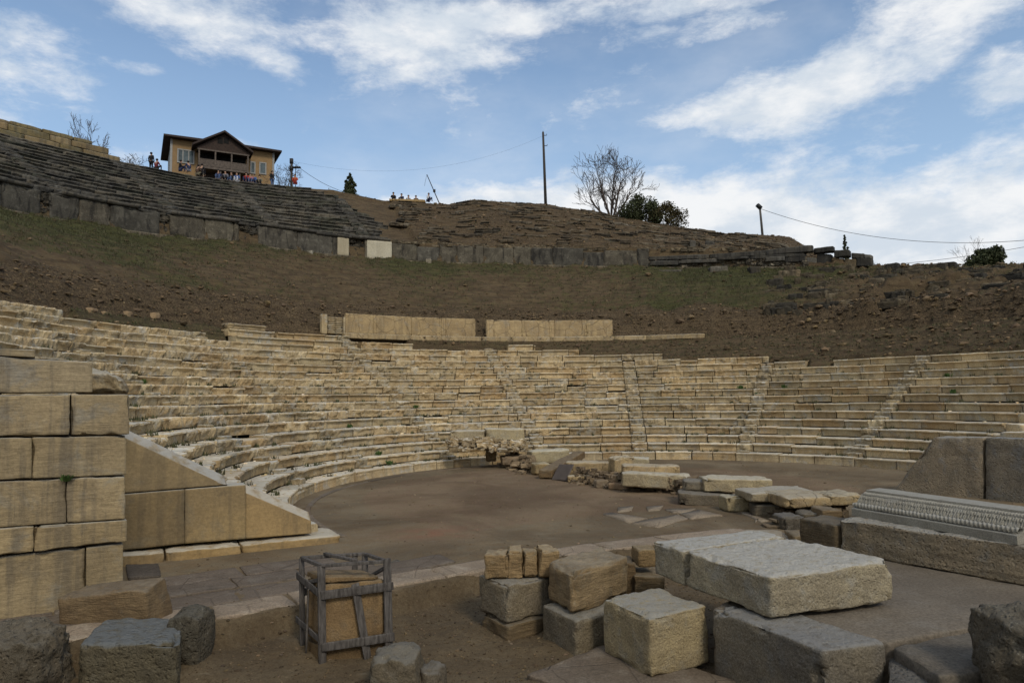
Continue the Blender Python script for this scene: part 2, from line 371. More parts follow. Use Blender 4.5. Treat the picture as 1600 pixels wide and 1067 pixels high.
M['slab'] = plain_mat('grey brown panel', (.105, .085, .072), (.085, .07, .06), .7, 4, .1)
def cloth(name, c): return plain_mat(name, c, tuple(q * .7 for q in c), .9, 12, .1)
M['skin'] = cloth('skin', (.42, .26, .18)); M['hair'] = cloth('dark hair', (.02, .015, .012))
CL = {k: cloth(k + ' cloth', v) for k, v in dict(black=(.015, .015, .018), navy=(.03, .04, .09), red=(.32, .03, .025), maroon=(.16, .03, .035), blue=(.06, .12, .3), pink=(.45, .16, .18), grey=(.16, .16, .18), denim=(.08, .12, .22), orange=(.42, .10, .03), brown=(.10, .06, .04), white=(.6, .62, .66), khaki=(.2, .17, .11)).items()}
def soil_mat(name, kind):
    m, t, b = mat_base(name, .95); g = t.n('ShaderNodeNewGeometry'); P = g.outputs['Position']
    at = t.n('ShaderNodeAttribute', attribute_name='tint'); sp = t.n('ShaderNodeSeparateColor'); t.put(sp.inputs[0], at.outputs[0])
    n1 = t.noise(P, .35, 8, .65, .3); n2 = t.noise(P, 2.2, 8, .7); n3 = t.noise(P, 13, 6, .7); n4 = t.noise(P, 45, 4, .7)
    if kind == 'hill':
        # tint: r = grass, g = rubble / bare excavated earth, b = dark old rubble
        earth = t.mix(t.ramp(n2, .35, .66), (.085, .060, .038), (.135, .102, .068))
        earth = t.mix(t.ramp(n1, .35, .7), earth, (.105, .078, .052))
        dry = t.mix(t.ramp(n3, .35, .65), (.10, .078, .045), (.15, .12, .075))
        col = t.mix(t.m('MULTIPLY', t.ramp(n2, .38, .62), .6), earth, dry)
        grass = t.mix(t.ramp(n3, .35, .65), (.038, .050, .017), (.075, .083, .030))
        gm = t.ramp(t.m('ADD', sp.outputs[0], t.m('MULTIPLY', t.m('SUBTRACT', n2, .5), 1.5)), .35, .85)
        col = t.mix(t.m('MULTIPLY', gm, .85), col, grass)
        rub = t.mix(t.ramp(n3, .40, .6), (.055, .040, .027), (.145, .112, .075))
        rm = t.ramp(t.m('ADD', sp.outputs[1], t.m('MULTIPLY', t.m('SUBTRACT', n2, .5), .6)), .3, .7)
        col = t.mix(rm, col, rub)
    else:
        col = t.mix(t.ramp(n1, .38, .62), (.150, .108, .068), (.185, .142, .096))
        col = t.mix(t.m('MULTIPLY', t.ramp(n2, .42, .62), .5), col, (.165, .142, .108))
        col = t.mix(t.m('MULTIPLY', t.ramp(n3, .5, .68), .35), col, (.105, .080, .052))
        red = t.m('MULTIPLY', sp.outputs[0], t.ramp(n2, .35, .6))
        col = t.mix(red, col, (.20, .105, .068))
        col = t.mix(t.m('MULTIPLY', sp.outputs[1], .8), col, t.mix(t.ramp(n3, .35, .65), (.085, .060, .036), (.125, .095, .060)))
    if kind == 'hill':
        st = t.noise(t.scale(P, .6, .6, 5.), 1.1, 7, .65, .3)
        col = t.mix(.7, col, t.mix(t.ramp(st, .36, .64), (.62, .60, .57), (1.32, 1.28, 1.2)), 'MULTIPLY')
        wh = t.ramp(t.noise(P, 9., 5, .8), .66, .70); col = t.mix(t.m('MULTIPLY', wh, t.m('MULTIPLY', sp.outputs[1], .8)), col, (.26, .23, .18))
    col = t.mix(.6, col, t.mix(t.ramp(n4, .3, .7), (.65, .65, .65), (1.3, 1.3, 1.3)), 'MULTIPLY')
    if kind == 'hill': col = t.mix(1., col, (.78, .74, .64), 'MULTIPLY')
    else:
        lg = t.noise(P, .22, 6, .62, .8); col = t.mix(.9, col, t.mix(t.ramp(lg, .38, .64), (.74, .72, .70), (1.18, 1.19, 1.18)), 'MULTIPLY')
        col = t.mix(t.m('MULTIPLY', t.ramp(t.noise(t.scale(P, .5, 1.5, 1), 1.6, 7, .7), .58, .72), .5), col, (.24, .21, .165))
        col = t.mix(1., col, (.98, .96, .86), 'MULTIPLY')
    t.put(b.inputs['Base Color'], col)
    h = t.m('ADD', t.m('ADD', n3, t.m('MULTIPLY', n4, .4)), t.m('MULTIPLY', n2, 1.5))
    t.put(b.inputs['Normal'], t.n('ShaderNodeBump', i_Strength=.7 if kind == 'hill' else .55, i_Distance=.09 if kind == 'hill' else .045, i_Height=h))
    return m
M['hill'] = soil_mat('hillside earth', 'hill'); M['soil'] = soil_mat('trodden earth', 'ground')
# ------------------------------------------------------------------ terrain
D_ = math.degrees
TW = [(-130, 13.4), (-90, 14.2), (-69.5, 14.27), (-57.4, 14.57), (-44.5, 15.0), (-26, 14.95), (-8.7, 15.05), (9, 14.65), (17.7, 14.24), (26, 13.88), (33.6, 13.33), (39.4, 12.95), (44.2, 12.6), (53.5, 11.6), (75, 10.6), (110, 9)]
TC = [(-130, 21.0), (-90, 22.2), (-61, 22.5), (-52, 22.7), (-45, 22.75), (-34.4, 23.35), (-28.5, 23.75), (-22.4, 23.2), (-14.5, 23.3), (-11.3, 23.85), (-2.4, 23.55), (1.6, 22.95), (4.8, 22.45), (14.2, 20.5), (18.8, 19.7), (27.0, 18.55), (29.0, 17.3), (34.7, 14.6), (40, 13.4), (53, 12.0), (75, 11), (110, 9)]
def tab(T, th): return np.interp(th, [a for a, b in T], [b for a, b in T])
SOILZ = rowZ(17) + .12
def hill_z(th, R):
    "th degrees, R metres (arrays)"
    zb = tab(TW, th); zc = tab(TC, th)
    zr = CURB + RISE * ((R - R0) / TREAD - 1) + .12
    z = np.where(R < 25.6, zr, 0)
    top = np.where(th > 20, SOILZ - .3, SOILZ)
    z = np.where((R >= 25.6), np.interp(R, [25.6, 26.15], [0, 1]) * 0 + top, np.minimum(z, top))
    steep = np.interp(R, [26.2, 27.4], [0, 1]); z2 = top + 1.65 * steep
    z = np.where(R > 26.2, z2, z)
    k = np.clip((R - 27.4) / (35.9 - 27.4), 0, 1); z = np.where(R > 27.4, (top + 1.65) + (zb - top - 1.65) * (k ** .92), z)
    zt = np.where(th < 20, zb + 1.55, zb + 1.55 * (1 - sst(th, 20, 39)))
    k2 = np.clip((R - 36.15) / (47.5 - 36.15), 0, 1)
    prof = np.where(th < 0, k2, k2 ** .9)
    z = np.where(R > 36.1, zt + (zc - zt) * prof, z)
    z = np.where(R > 47.5, zc - 1.3 * sst(R, 47.5, 56) - (R - 47.5) * .02, z)
    return z
# rows: highest seat row present at each direction
IVM = {}
def row_limit(th):
    lim = np.full(np.shape(th), 17.)
    for a, b, v in [(-77.5, -60.6, 16), (-62, -57.9, 16), (-29.5, -7.7, 16), (-7.7, -2., 15), (-2, 11.8, 14), (11.8, 29, 13), (29, 35.3, 12), (35.3, 38.7, 11), (38.7, 76, 12)]:
        lim = np.where((th >= a) & (th < b), v, lim)
    return lim
def build_hill():
    th = np.radians(np.concatenate([np.arange(-134, -95, .8), np.arange(-95, 66, .26), np.arange(66, 112, .8)]))
    Rr = np.concatenate([np.arange(13.3, 21, .7), np.arange(21, 36, .2), [35.9, 36.0, 36.15], np.arange(36.3, 49, .22), np.arange(49, 60, .8), [64, 70, 80, 95, 120, 160, 220, 320, 480]])
    T, R = np.meshgrid(th, Rr, indexing='ij'); T_, R2 = T.ravel(), R.ravel()
    z = hill_z(np.degrees(T_), R2); dg = np.degrees(T_)
    X = CX + R2 * np.sin(T_); Y = CY + R2 * np.cos(T_)
    lim = row_limit(dg); under = R2 < R0 + TREAD * (lim + 1) - .02
    P = np.stack([X, Y, z], 1); amp = np.where(R2 < 26.1, .06, .22) * np.where((R2 > 36) & (dg < -22) & (R2 < 48), .25, 1) * np.where(R2 > 60, 0.3, 1) * (1 - .65 * np.exp(-((R2 - 47.5) / 3.5) ** 2))
    dn = fbm(P * [.5, .5, .3], 11, 4) * amp * 1.6 + fbm(P * [2.2, 2.2, 1.], 12, 4, .6) * amp * .9
    rub = np.maximum(sst(R2, 25.9, 26.3) * (1 - sst(R2, 27.6 + fbm(P * .4, 3) * 1.2, 29.2)), (R2 > 36.2) * (dg > -24) * (1 - sst(R2, 47, 49)) * (.55 + .35 * fbm(P * .5, 9)))
    rub = np.maximum(rub, sst(dg, 28, 44) * (.45 + .8 * fbm(P * .25, 21)) * (R2 > 25.5))
    rub = np.clip(np.maximum(rub, (R2 > 22) * (R2 < 26.2) * .45), 0, 1)
    dn += rub * fbm(P * [5., 5., 5.], 31, 3, .7) * .12
    rk = sst(dg, 26, 40) * (R2 > 26.3) * (R2 < 40); ly = z * 1.6 + fbm(P * .35, 61, 3) * 1.5
    dn += rk * ((np.abs((ly % 1) - .5) * 2) ** 2 - .4) * .42 * (.4 + np.clip(fbm(P * .5, 62, 3) * 2, -.3, 1)) + rk * (.25 - np.abs(fbm(P * [1.4, 1.4, 2.4], 63, 4, .6))) * .55
    # hollow with an overhanging lip on the right of the slope
    hp = pcyl(1425, 480, 29); hd = np.hypot((X - hp[0]) / 2.6, (Y - hp[1]) / 1.3)
    dn -= 1.5 * (1 - sst(hd, .4, 1.0)); dn += .7 * np.exp(-((hd - 1.15) / .3) ** 2) * (Y > hp[1])
    z = z + dn * (R2 < 200)
    z = np.where((R2 > 36.1) & (R2 < 47.6) & (dg < -21.5), z - .42 - .35 * (R2 < 37.2), z)
    z = np.where(under, CURB + RISE * ((R2 - R0) / TREAD - 1) - .5, z)
    inf = (np.stack([X, Y], 1) - np.array([-4.97, 17.82])) @ np.array([.478, -.878]) > -.35
    inr = ((np.stack([X, Y], 1) - np.array([13.35, 25.8])) @ np.array([-.807, -.59]) > -.5) & (dg > 60)
    z = np.where((inf & (dg < -60)) | (inr & (R2 < 40)), -.9, z)
    gr = .15 + .35 * sst(R2, 31, 35.5) * (R2 < 36) + .5 * np.clip(fbm(P * [.12, .12, 0], 41) * 1.5, 0, 1) * (R2 < 36) * (R2 > 28)
    gr = gr + .55 * np.exp(-((dg - 22) / 14) ** 2) * (R2 > 28.5) * (R2 < 36) + .45 * np.exp(-((dg + 72) / 9) ** 2) * (R2 > 30) * (R2 < 36)
    gr = np.where(R2 < 26.2, .62 * (dg < -57) + .45 * (dg > -40), gr); gr = np.where(R2 > 48, .45, gr)
    ntI = len(Rr); V = np.stack([X, Y, z], 1)
    i, j = np.meshgrid(np.arange(len(th) - 1), np.arange(ntI - 1), indexing='ij'); a = (i * ntI + j).ravel()
    Fq = np.stack([a, a + 1, a + ntI + 1, a + ntI], 1)[:, ::-1]
    tint = np.stack([np.clip(gr, 0, 1), rub, np.zeros_like(gr)], 1)
    o = mesh('hillside', V, Fq, M['hill'], origin=(CX, CY, 0), tint=tint); tagit(o, kind='structure')
    return V, tint
HV, HT = build_hill()
def edge_d(X, Y):
    "signed distance of a point behind the pavement edge (positive = towards the orchestra)"
    pts = np.array([(-11, 8.2), (-5.2, 11.57), (-3.78, 12.54), (-2.18, 13.47), (-.72, 14.85), (2.87, 16.9), (6.2, 18.2), (20, 24)])
    return (Y - np.interp(X, pts[:, 0], pts[:, 1])) * .86
def ground_z(X, Y, noise=True):
    d = edge_d(X, Y); z = -.5 + .49 * sst(d, -.32, -.02)
    z = z + .3 * sst(d, -1.5, -.2) * (1 - sst(d, -.2, .0)) * .4
    back = sst(-Y, -8.3, -3.2); z = np.maximum(z, -.5 + 2.4 * back)
    inr = np.hypot(X - CX, Y - CY)
    z = np.where((inr < 12.5) & (d > 0), z, z)
    if noise:
        P = np.stack([X, Y, X * 0], 1); a = np.where(d > 0, .012, .07) * (np.hypot(X, Y) < 80)
        z = z + fbm(P * 1.1, 51, 5, .55) * a * 1.5 + np.where(d < 0, 1, .15) * fbm(P * 6, 52, 3, .6) * .02
    return z
def build_ground():
    gx = np.concatenate([[-500, -250, -120, -60, -30, -20], np.arange(-14, 14, .09), np.arange(14, 22, .4), [26, 35, 60, 120, 250, 500]])
    gy = np.concatenate([[-500, -250, -100, -40, -15, -5, 0], np.arange(1, 8, .35), np.arange(8, 19, .08), np.arange(19, 44, .3), [48, 60, 120, 250, 500]])
    X, Y = np.meshgrid(gx, gy, indexing='ij'); x, y = X.ravel(), Y.ravel(); z = ground_z(x, y)
    far = np.hypot(x - CX, y - CY) > 13.3; z = np.where(far & (y > 26), z - .6, z); z = np.where(far & (y > 20) & (x < -5.5), -.6, z)
    V = np.stack([x, y, z], 1); n = len(gy); i, j = np.meshgrid(np.arange(len(gx) - 1), np.arange(n - 1), indexing='ij'); a = (i * n + j).ravel()
    F_ = np.stack([a, a + n, a + n + 1, a + 1], 1)
    c = pz(675, 832, 0); red = np.exp(-(((x - c[0]) / 1.1) ** 2 + ((y - c[1]) / .9) ** 2)) + .30 * (np.hypot(x - CX + 2, y - 27) < 9) * (edge_d(x, y) > 4)
    d = edge_d(x, y)
    t = np.stack([np.clip(red, 0, 1), (d < -.03) * 1., np.zeros_like(x)], 1)
    tagit(mesh('ground', V, F_, M['soil'], origin=(0, 0, 0), tint=t), kind='structure')
build_ground()
# ------------------------------------------------------------------ seating
PROF = np.array([(.34, -.395), (.165, -.39), (.165, -.28), (.165, -.20), (.11, -.135), (.01, -.105), (0., -.062), (.038, -.006), (.12, .0), (.33, -.006), (.86, .0), (.86, -.45)])
CURBP = np.array([(.02, -.42), (.03, -.32), (.035, -.24), (.03, -.17), (.02, -.11), (.005, -.07), (0., -.03), (.02, -.002), (.14, .0), (.40, -.004), (.86, .0), (.86, -.42)])
TINTS = [(.66, .64, .6), (.78, .68, .56), (1.22, 1.18, 1.1), (.84, .86, .86), (1, 1, 1), (1.06, .98, .88), (.92, .9, .86), (.86, .87, .88), (1.12, 1.08, 1.0), (.98, .9, .78), (.8, .8, .8), (1.0, .98, .95)]
def seat_row(mb, R, zt, t0, t1, prof, wear, aisles, seed, ds=.07, hs=1., lens=(1.0, 2.3), tints=TINTS, aw=.42):
    rnd = random.Random(seed); t = t0 + rnd.random() * .2 / R
    stops = sorted([a - aw / R for a in aisles] + [a + aw / R for a in aisles])
    while t < t1 - .15 / R:
        e = min(t1, t + rnd.uniform(*lens) / R)
        for s_ in stops:
            if t + .25 / R < s_ < e + .35 / R: e = s_; break
        n = max(3, int((e - t) * R / ds)); g = .014 / R * rnd.choice([1, 1, 1.4, 2.4])
        th = np.linspace(t + g, e - g, n + 1); k = len(prof)
        inaisle = any(abs((t + e) / 2 - a) * R < aw for a in aisles)
        TT, K = np.meshgrid(th, np.arange(k), indexing='ij'); TT = TT.ravel(); K = K.ravel()
        pr, pzz = prof[K, 0].copy(), prof[K, 1].copy() * hs
        s1 = TT * R
        dgs = np.degrees(TT); wr = wear(dgs) if callable(wear) else wear
        b = rnd.random(); wv = np.clip(wr * (.35 + .9 * b) + .55 * vn(np.stack([s1 * 1.3, s1 * 0 + seed, s1 * 0], 1), 3) * (.25 + wr), 0, 1.25)
        if inaisle: wv = np.maximum(wv, 1.0)
        nz1 = fbm(np.stack([s1 * 2.3, s1 * 0 + seed * 3.3, K * .12], 1), 5, 3)
        front = (K <= 7); lip = (K >= 4) & (K <= 8); rec = (K >= 1) & (K <= 3)
        if prof is CURBP or len(prof) != 12 or prof[0, 0] < .2:
            pr = np.where(lip, pr + wv * (.045 + .07 * nz1), pr)
        else:
            sc1 = np.stack([s1 * 1.25, s1 * 0 + seed * 5.1, s1 * 0], 1); rg = np.abs(vn(sc1, 21)) * .7 + np.abs(vn(sc1 * 2.7, 22)) * .45 + .25 * vn(sc1 * 7, 23)
            bb = np.clip(.085 + wv * (.32 * rg), .08, .32); rc = .155 - wv * .05 + .015 * nz1
            lp_ = wv * (.02 + .095 * vn(sc1 * 3.1, 24)) + wv * .045 * vn(sc1 * 9, 25)
            pr = np.select([K == 1, K == 2, K == 3, K == 4, K == 5, K == 6, K == 7, K == 8], [rc + .015, rc, rc, rc - .02, np.minimum(lp_ + .05, rc - .02), lp_, lp_ + .03, lp_ + .12], pr)
            pzz = np.select([K == 3, K == 4, K == 5, K == 6], [-(bb + .045), -bb, -bb * .74, -.055 - .02 * wv * rg], pzz)
            pzz = np.where((K >= 6) & (K <= 8), pzz - wv * .05 * np.clip(vn(sc1 * 2.3, 26) - .1, 0, 1), pzz)
        P3 = np.stack([s1, pr * 1. + R, pzz + zt], 1)
        rr = fbm(P3 * 5.5, 8, 4, .6); pr = pr + rr * (.010 + .030 * wv) * (K <= 9); pzz = pzz + fbm(P3 * 4.7 + 9, 9, 4, .6) * (.006 + .026 * wv) * (K > 4) * (K < 11)
        dr, dz = rnd.gauss(0, .016), rnd.gauss(0, .011) - (.0 if rnd.random() > .06 else rnd.uniform(.04, .11) * min(1, 2 * float(np.mean(wr))))
        tl = rnd.gauss(0, .010) / max(.3, (e - t) * R)
        r = R + pr + dr; z = zt + pzz + np.where(K < 11, 1, 0) * (dz + tl * (s1 - s1.mean()))
        V = np.stack([CX + r * np.sin(TT), CY + r * np.cos(TT), z], 1)
        Fc = []
        for i in range(n):
            for j in range(k):
                j2 = (j + 1) % k; Fc.append((i * k + j, i * k + j2, (i + 1) * k + j2, (i + 1) * k + j))
        Fc.append(tuple(range(k))[::-1]); Fc.append(tuple(range(n * k, (n + 1) * k)))
        tn = np.array(rnd.choice(tints)) ** .7 * rnd.uniform(.9, 1.1)
        if inaisle: tn = tn * np.array((.92, .95, 1.0))
        mb.add(V, Fc, tn); t = e
AIS = [R_(a) for a in (-109, -86, -63, -40, -17, 6, 29, 52)]
def left_end(R):
    "direction at which the left retaining wall cuts a circle of radius R"
    T = np.array([-4.97, 17.82]); u = np.array([-.878, -.478])
    d = T - [CX, CY]; b = d @ u; c = d @ d - R * R; k = -b + math.sqrt(max(0, b * b - c)) if R > np.hypot(*d) else 0
    p = T + u * k - [CX, CY]; return math.atan2(p[0], p[1])
seating = empty('theatre_seating', (CX, CY, 0), 'curved tiers of worn tan stone seats rising round the orchestra', 'seating')
def wear_low(d): return np.interp(d, [-125, -75, -50, -20, 10, 30, 42, 80], [.95, .95, .8, .7, .62, .5, .2, .12])
for i in range(18):
    R = rowR(i); zt = rowZ(i); mb = MB()
    x = lambda px: pth(px, 540, R)[0]
    tl = left_end(R + .2) + .03; tr = R_(73.8)
    ivs = {17: [(tl, R_(-79.5)), (R_(-57.7), R_(-50.6)), (R_(-50.3), R_(-39.4))], 16: [(tl, R_(-77.2)), (R_(-76.9), R_(-61.7)), (R_(-57.6), R_(-38.5)), (R_(-38), R_(-29.5)), (R_(-14.1), R_(-9.))],
           15: [(tl, R_(-2))], 14: [(tl, R_(11.8))], 13: [(tl, R_(29))], 12: [(tl, R_(35.3)), (R_(38.7), tr)]}.get(i, [(tl, tr)])
    if i in (12,): ivs = [(tl, R_(35.3)), (R_(38.7), tr)]
    if i > 12: tr = R_(35)
    prof = CURBP if i == 0 else PROF
    w = (lambda d: wear_low(d) * .5 + .05) if i == 0 else ((lambda d: wear_low(d) * .45) if i <= 2 else wear_low)
    for q, (a, b) in enumerate(ivs):
        ww = w; mb = MB()
        if i >= 16 and -58 < D_(a) < -45: ww = .12
        seat_row(mb, R, zt, a, b, prof, ww, AIS if i else [], 100 + i * 7 + q)
        mb.build('seat_row', M['seat'], seating, smooth=False)
for a in AIS[1:]:       # stairs: half-height steps set into each row
    for i in range(0, int(row_limit(np.array([D_(a)]))[0])):
        Ra, za = rowR(i + 1), rowZ(i)
        r0, r1 = Ra - .33, Ra + .08; w = .31; a_ = a + random.gauss(0, .035) / Ra

        c = [(CX + r * math.sin(a_ + s_ * w / r), CY + r * math.cos(a_ + s_ * w / r)) for r, s_ in ((r0, -1), (r0, 1), (r1, 1), (r1, -1))]
        hh = .15 + random.uniform(-.06, .05)
        mb = MB(); V, Fc = hexa([(p[0], p[1], za - .05) for p in c] + [(p[0], p[1], za + hh) for p in c], 8, .05, .04, .16, 900 + i, 5.)
        mb.add(V, Fc, np.array(random.choice([(.7, .7, .7), (.8, .77, .7), (.6, .58, .53), (.74, .75, .76)])) * random.uniform(.8, 1.05)); mb.build('step', M['seat'], seating, smooth=False)
# return blocks closing the right ends of the rows
mb = MB()
for i in range(1, 13):
    R = rowR(i); a = R_(74.1); zt = rowZ(i)
    t = [(R - .05, a), (R - .05, a + .75 / R), (R + .9, a + .75 / R), (R + .9, a)]
    c = [(CX + r * math.sin(q), CY + r * math.cos(q)) for r, q in t]; hh = .0
    V, Fc = hexa([(p[0], p[1], zt - .46) for p in c] + [(p[0], p[1], zt - .01) for p in c], 7, .03, .012, .05, 700 + i)
    mb.add(V, Fc, np.array((1.02, .99, .93)) * random.uniform(.85, 1.1))
mb.build('end_blocks', M['seat'], seating)
# loose curved block on the topmost left row
def arc_block(name, label, cat, R, zt, t0, t1, mat, hs=1., wear=.5, seed=1, parent=None, prof=PROF, depth=None, dzl=0., tint=None):
    mb = MB(); pr = prof.copy()
    if depth: pr[-2:, 0] = depth
    seat_row(mb, R, zt, t0, t1, pr, wear, [], seed, hs=hs, lens=(9, 9.1), tints=[tint or (1, 1, 1)])
    o = mb.build(name, mat, parent)
    return tagit(o, label, cat)
arc_block('seat_block', 'long tan seat block lying loose and tilted on the topmost tier', 'stone block', rowR(17) + .25, rowZ(17) + .40, R_(-57.2), R_(-51.5), M['tan'], .8, .5, 5)
# gutter ring beside the kerb
mb = MB(); seat_row(mb, 12.42, .03, left_end(13.4), R_(-22), np.array([(0, -.2), (0, -.05), (0, -.01), (.01, 0), (.05, 0), (.1, 0), (.12, 0), (.14, 0), (.15, 0), (.16, -.01), (.16, -.03), (.16, -.2)]), .0, [], 77, lens=(1.4, 2.6))
tagit(mb.build('gutter_kerb', M['paving']), 'thin pale stone line of the drain curving along the orchestra edge', 'kerb')
# ------------------------------------------------------------------ podium wall at the top of the lower tiers
def ortho_wall(name, label, cat, R, zb_f, h, pieces, mat, depth=.3, tints=None, parent_t=None):
    root = empty(name, (CX + R * math.sin(R_(pieces[0][0])), CY + R * math.cos(R_(pieces[0][0])), float(zb_f(pieces[0][0]))), label, cat)
    mb = MB()
    for a, b, hh, tn in pieces:
        a_, b_ = R_(a), R_(b); zb = float(zb_f((a + b) / 2))
        pr = [(R, a_), (R, b_), (R + depth, b_), (R + depth, a_)]; c = [(CX + r * math.sin(q), CY + r * math.cos(q)) for r, q in pr]
        zt = zb + h * hh; V, Fc = hexa([(p[0], p[1], float(zb_f(q)) - .05) for p, q in zip(c, (a, b, b, a))] + [(p[0], p[1], float(zb_f(q)) + h * hh) for p, q in zip(c, (a, b, b, a))], 12, .035, .02, .17 if mat is M['ortho'] else .07, random.randint(0, 9999))
        mb.add(V, Fc, np.array(tn) * random.uniform(.88, 1.1))
    mb.build('orthostats', mat, root); return root
zf = lambda t: SOILZ - .02
def thx(px, py, R): return D_(pth(px, py, R)[0])
def spans(xs, py, R): v = [thx(q, py, R) for q in xs]; return [(v[k], v[k + 1]) for k in range(len(v) - 1)]
pw1 = ortho_wall('podium_wall', 'long tan upright slabs above the seats, with a horizontal crack', 'wall', 25.85, lambda t: SOILZ + .12, 1.28,
           [(a, b, 1., (1.05, 1.0, .9)) for a, b in spans([540, 584, 588, 636, 643, 690, 696, 743], 505, 25.85)], M['tan'])
pw2 = ortho_wall('podium_wall', 'tan upright slab wall above the seats, right of the narrow gap', 'wall', 25.85, lambda t: SOILZ + .12, 1.22,
           [(a, b, 1., (1.04, 1.0, .92)) for a, b in spans([760, 772, 815, 858, 866, 909, 917, 957], 505, 25.85)], M['tan'])
for root, xs in ((pw1, (538, 575, 640, 690, 752)), (pw2, (753, 800, 860, 960, 1010, 1101))):
    mb = MB()
    for a, b in spans(xs, 528, 25.7):
        pr = [(25.66, R_(a)), (25.66, R_(b)), (26.2, R_(b)), (26.2, R_(a))]; c = [(CX + r * math.sin(q), CY + r * math.cos(q)) for r, q in pr]
        V, Fc = hexa([(p[0], p[1], SOILZ - .24) for p in c] + [(p[0], p[1], SOILZ + .115) for p in c], 7, .03, .015, .05, random.randint(0, 999)); mb.add(V, Fc, np.array((1, .98, .93)) * random.uniform(.85, 1.05))
    mb.build('footing', M['tan'], root)
# stub wall left of the podium
root = ortho_wall('stub_wall', 'short ragged wall of thin stones left of the tan slab wall', 'wall', 25.9, lambda t: SOILZ + .05, 1.2, [(thx(503, 505, 25.9), thx(512, 505, 25.9), 1.0, (.9, .88, .84)), (thx(537, 505, 25.9), thx(540, 505, 25.9), .9, (.8, .8, .8))], M['seat'])
mb = MB(); a0, a1 = thx(512, 505, 26), thx(537, 505, 26)
for k in range(9):
    z = SOILZ + .05 + k * .12; a = a0 + random.uniform(0, .15); b = a1 - random.uniform(0, .3)
    for u, v in ((a, (a + b) / 2), ((a + b) / 2 + .03, b)):
        pr = [(26.0, R_(u)), (26.0, R_(v)), (26.4, R_(v)), (26.4, R_(u))]; c = [(CX + (r + random.uniform(-.03, .03)) * math.sin(q), CY + r * math.cos(q)) for r, q in pr]
        V, Fc = hexa([(p[0], p[1], z) for p in c] + [(p[0], p[1], z + .1) for p in c], 4, .02, .01, .04, k); mb.add(V, Fc, np.array((.8, .78, .74)) * random.uniform(.8, 1.1))
mb.build('thin_courses', M['seat'], root)
# ------------------------------------------------------------------ dark diazoma wall and the upper tiers
zb_f = lambda t: tab(TW, np.array([t]))[0] - .12
pcs = []; t = -100.
rw = random.Random(4)
gone = [(thx(64, 320, 36), thx(78, 320, 36)), (thx(250, 340, 36), thx(266, 340, 36)), (thx(374, 360, 36), thx(404, 360, 36)), (thx(545, 385, 36), thx(570, 385, 36))]
newer = [(thx(527, 385, 36), thx(545, 385, 36), (3.6, 3.2, 2.5)), (thx(573, 388, 36), thx(612, 388, 36), (4.4, 4.0, 3.2))]
cuts = sorted([v for g in gone for v in g] + [v for g in newer for v in g[:2]]); end_t = thx(1014, 400, 36)
while t < end_t:
    e = t + rw.uniform(2.3, 5.0)
    for c in cuts:
        if t + .05 < c < e + .5: e = c; break
    e = min(e, end_t); mid = (t + e) / 2
    if not any(a <= mid <= b for a, b in gone):
        tn = rw.choice([(1, 1, 1), (1.15, 1.1, 1.0), (.8, .8, .8), (1.3, 1.22, 1.08), (.95, .93, .9), (1.05, 1.0, .92)])
        hh = 1.0 if mid < -24 else rw.choice([.84, .93, 1.0, 1.0, 1.05])
        if not any(a <= mid <= b for a, b, _ in newer): pcs.append((t + .012, e - .012, hh, tn))
    t = e
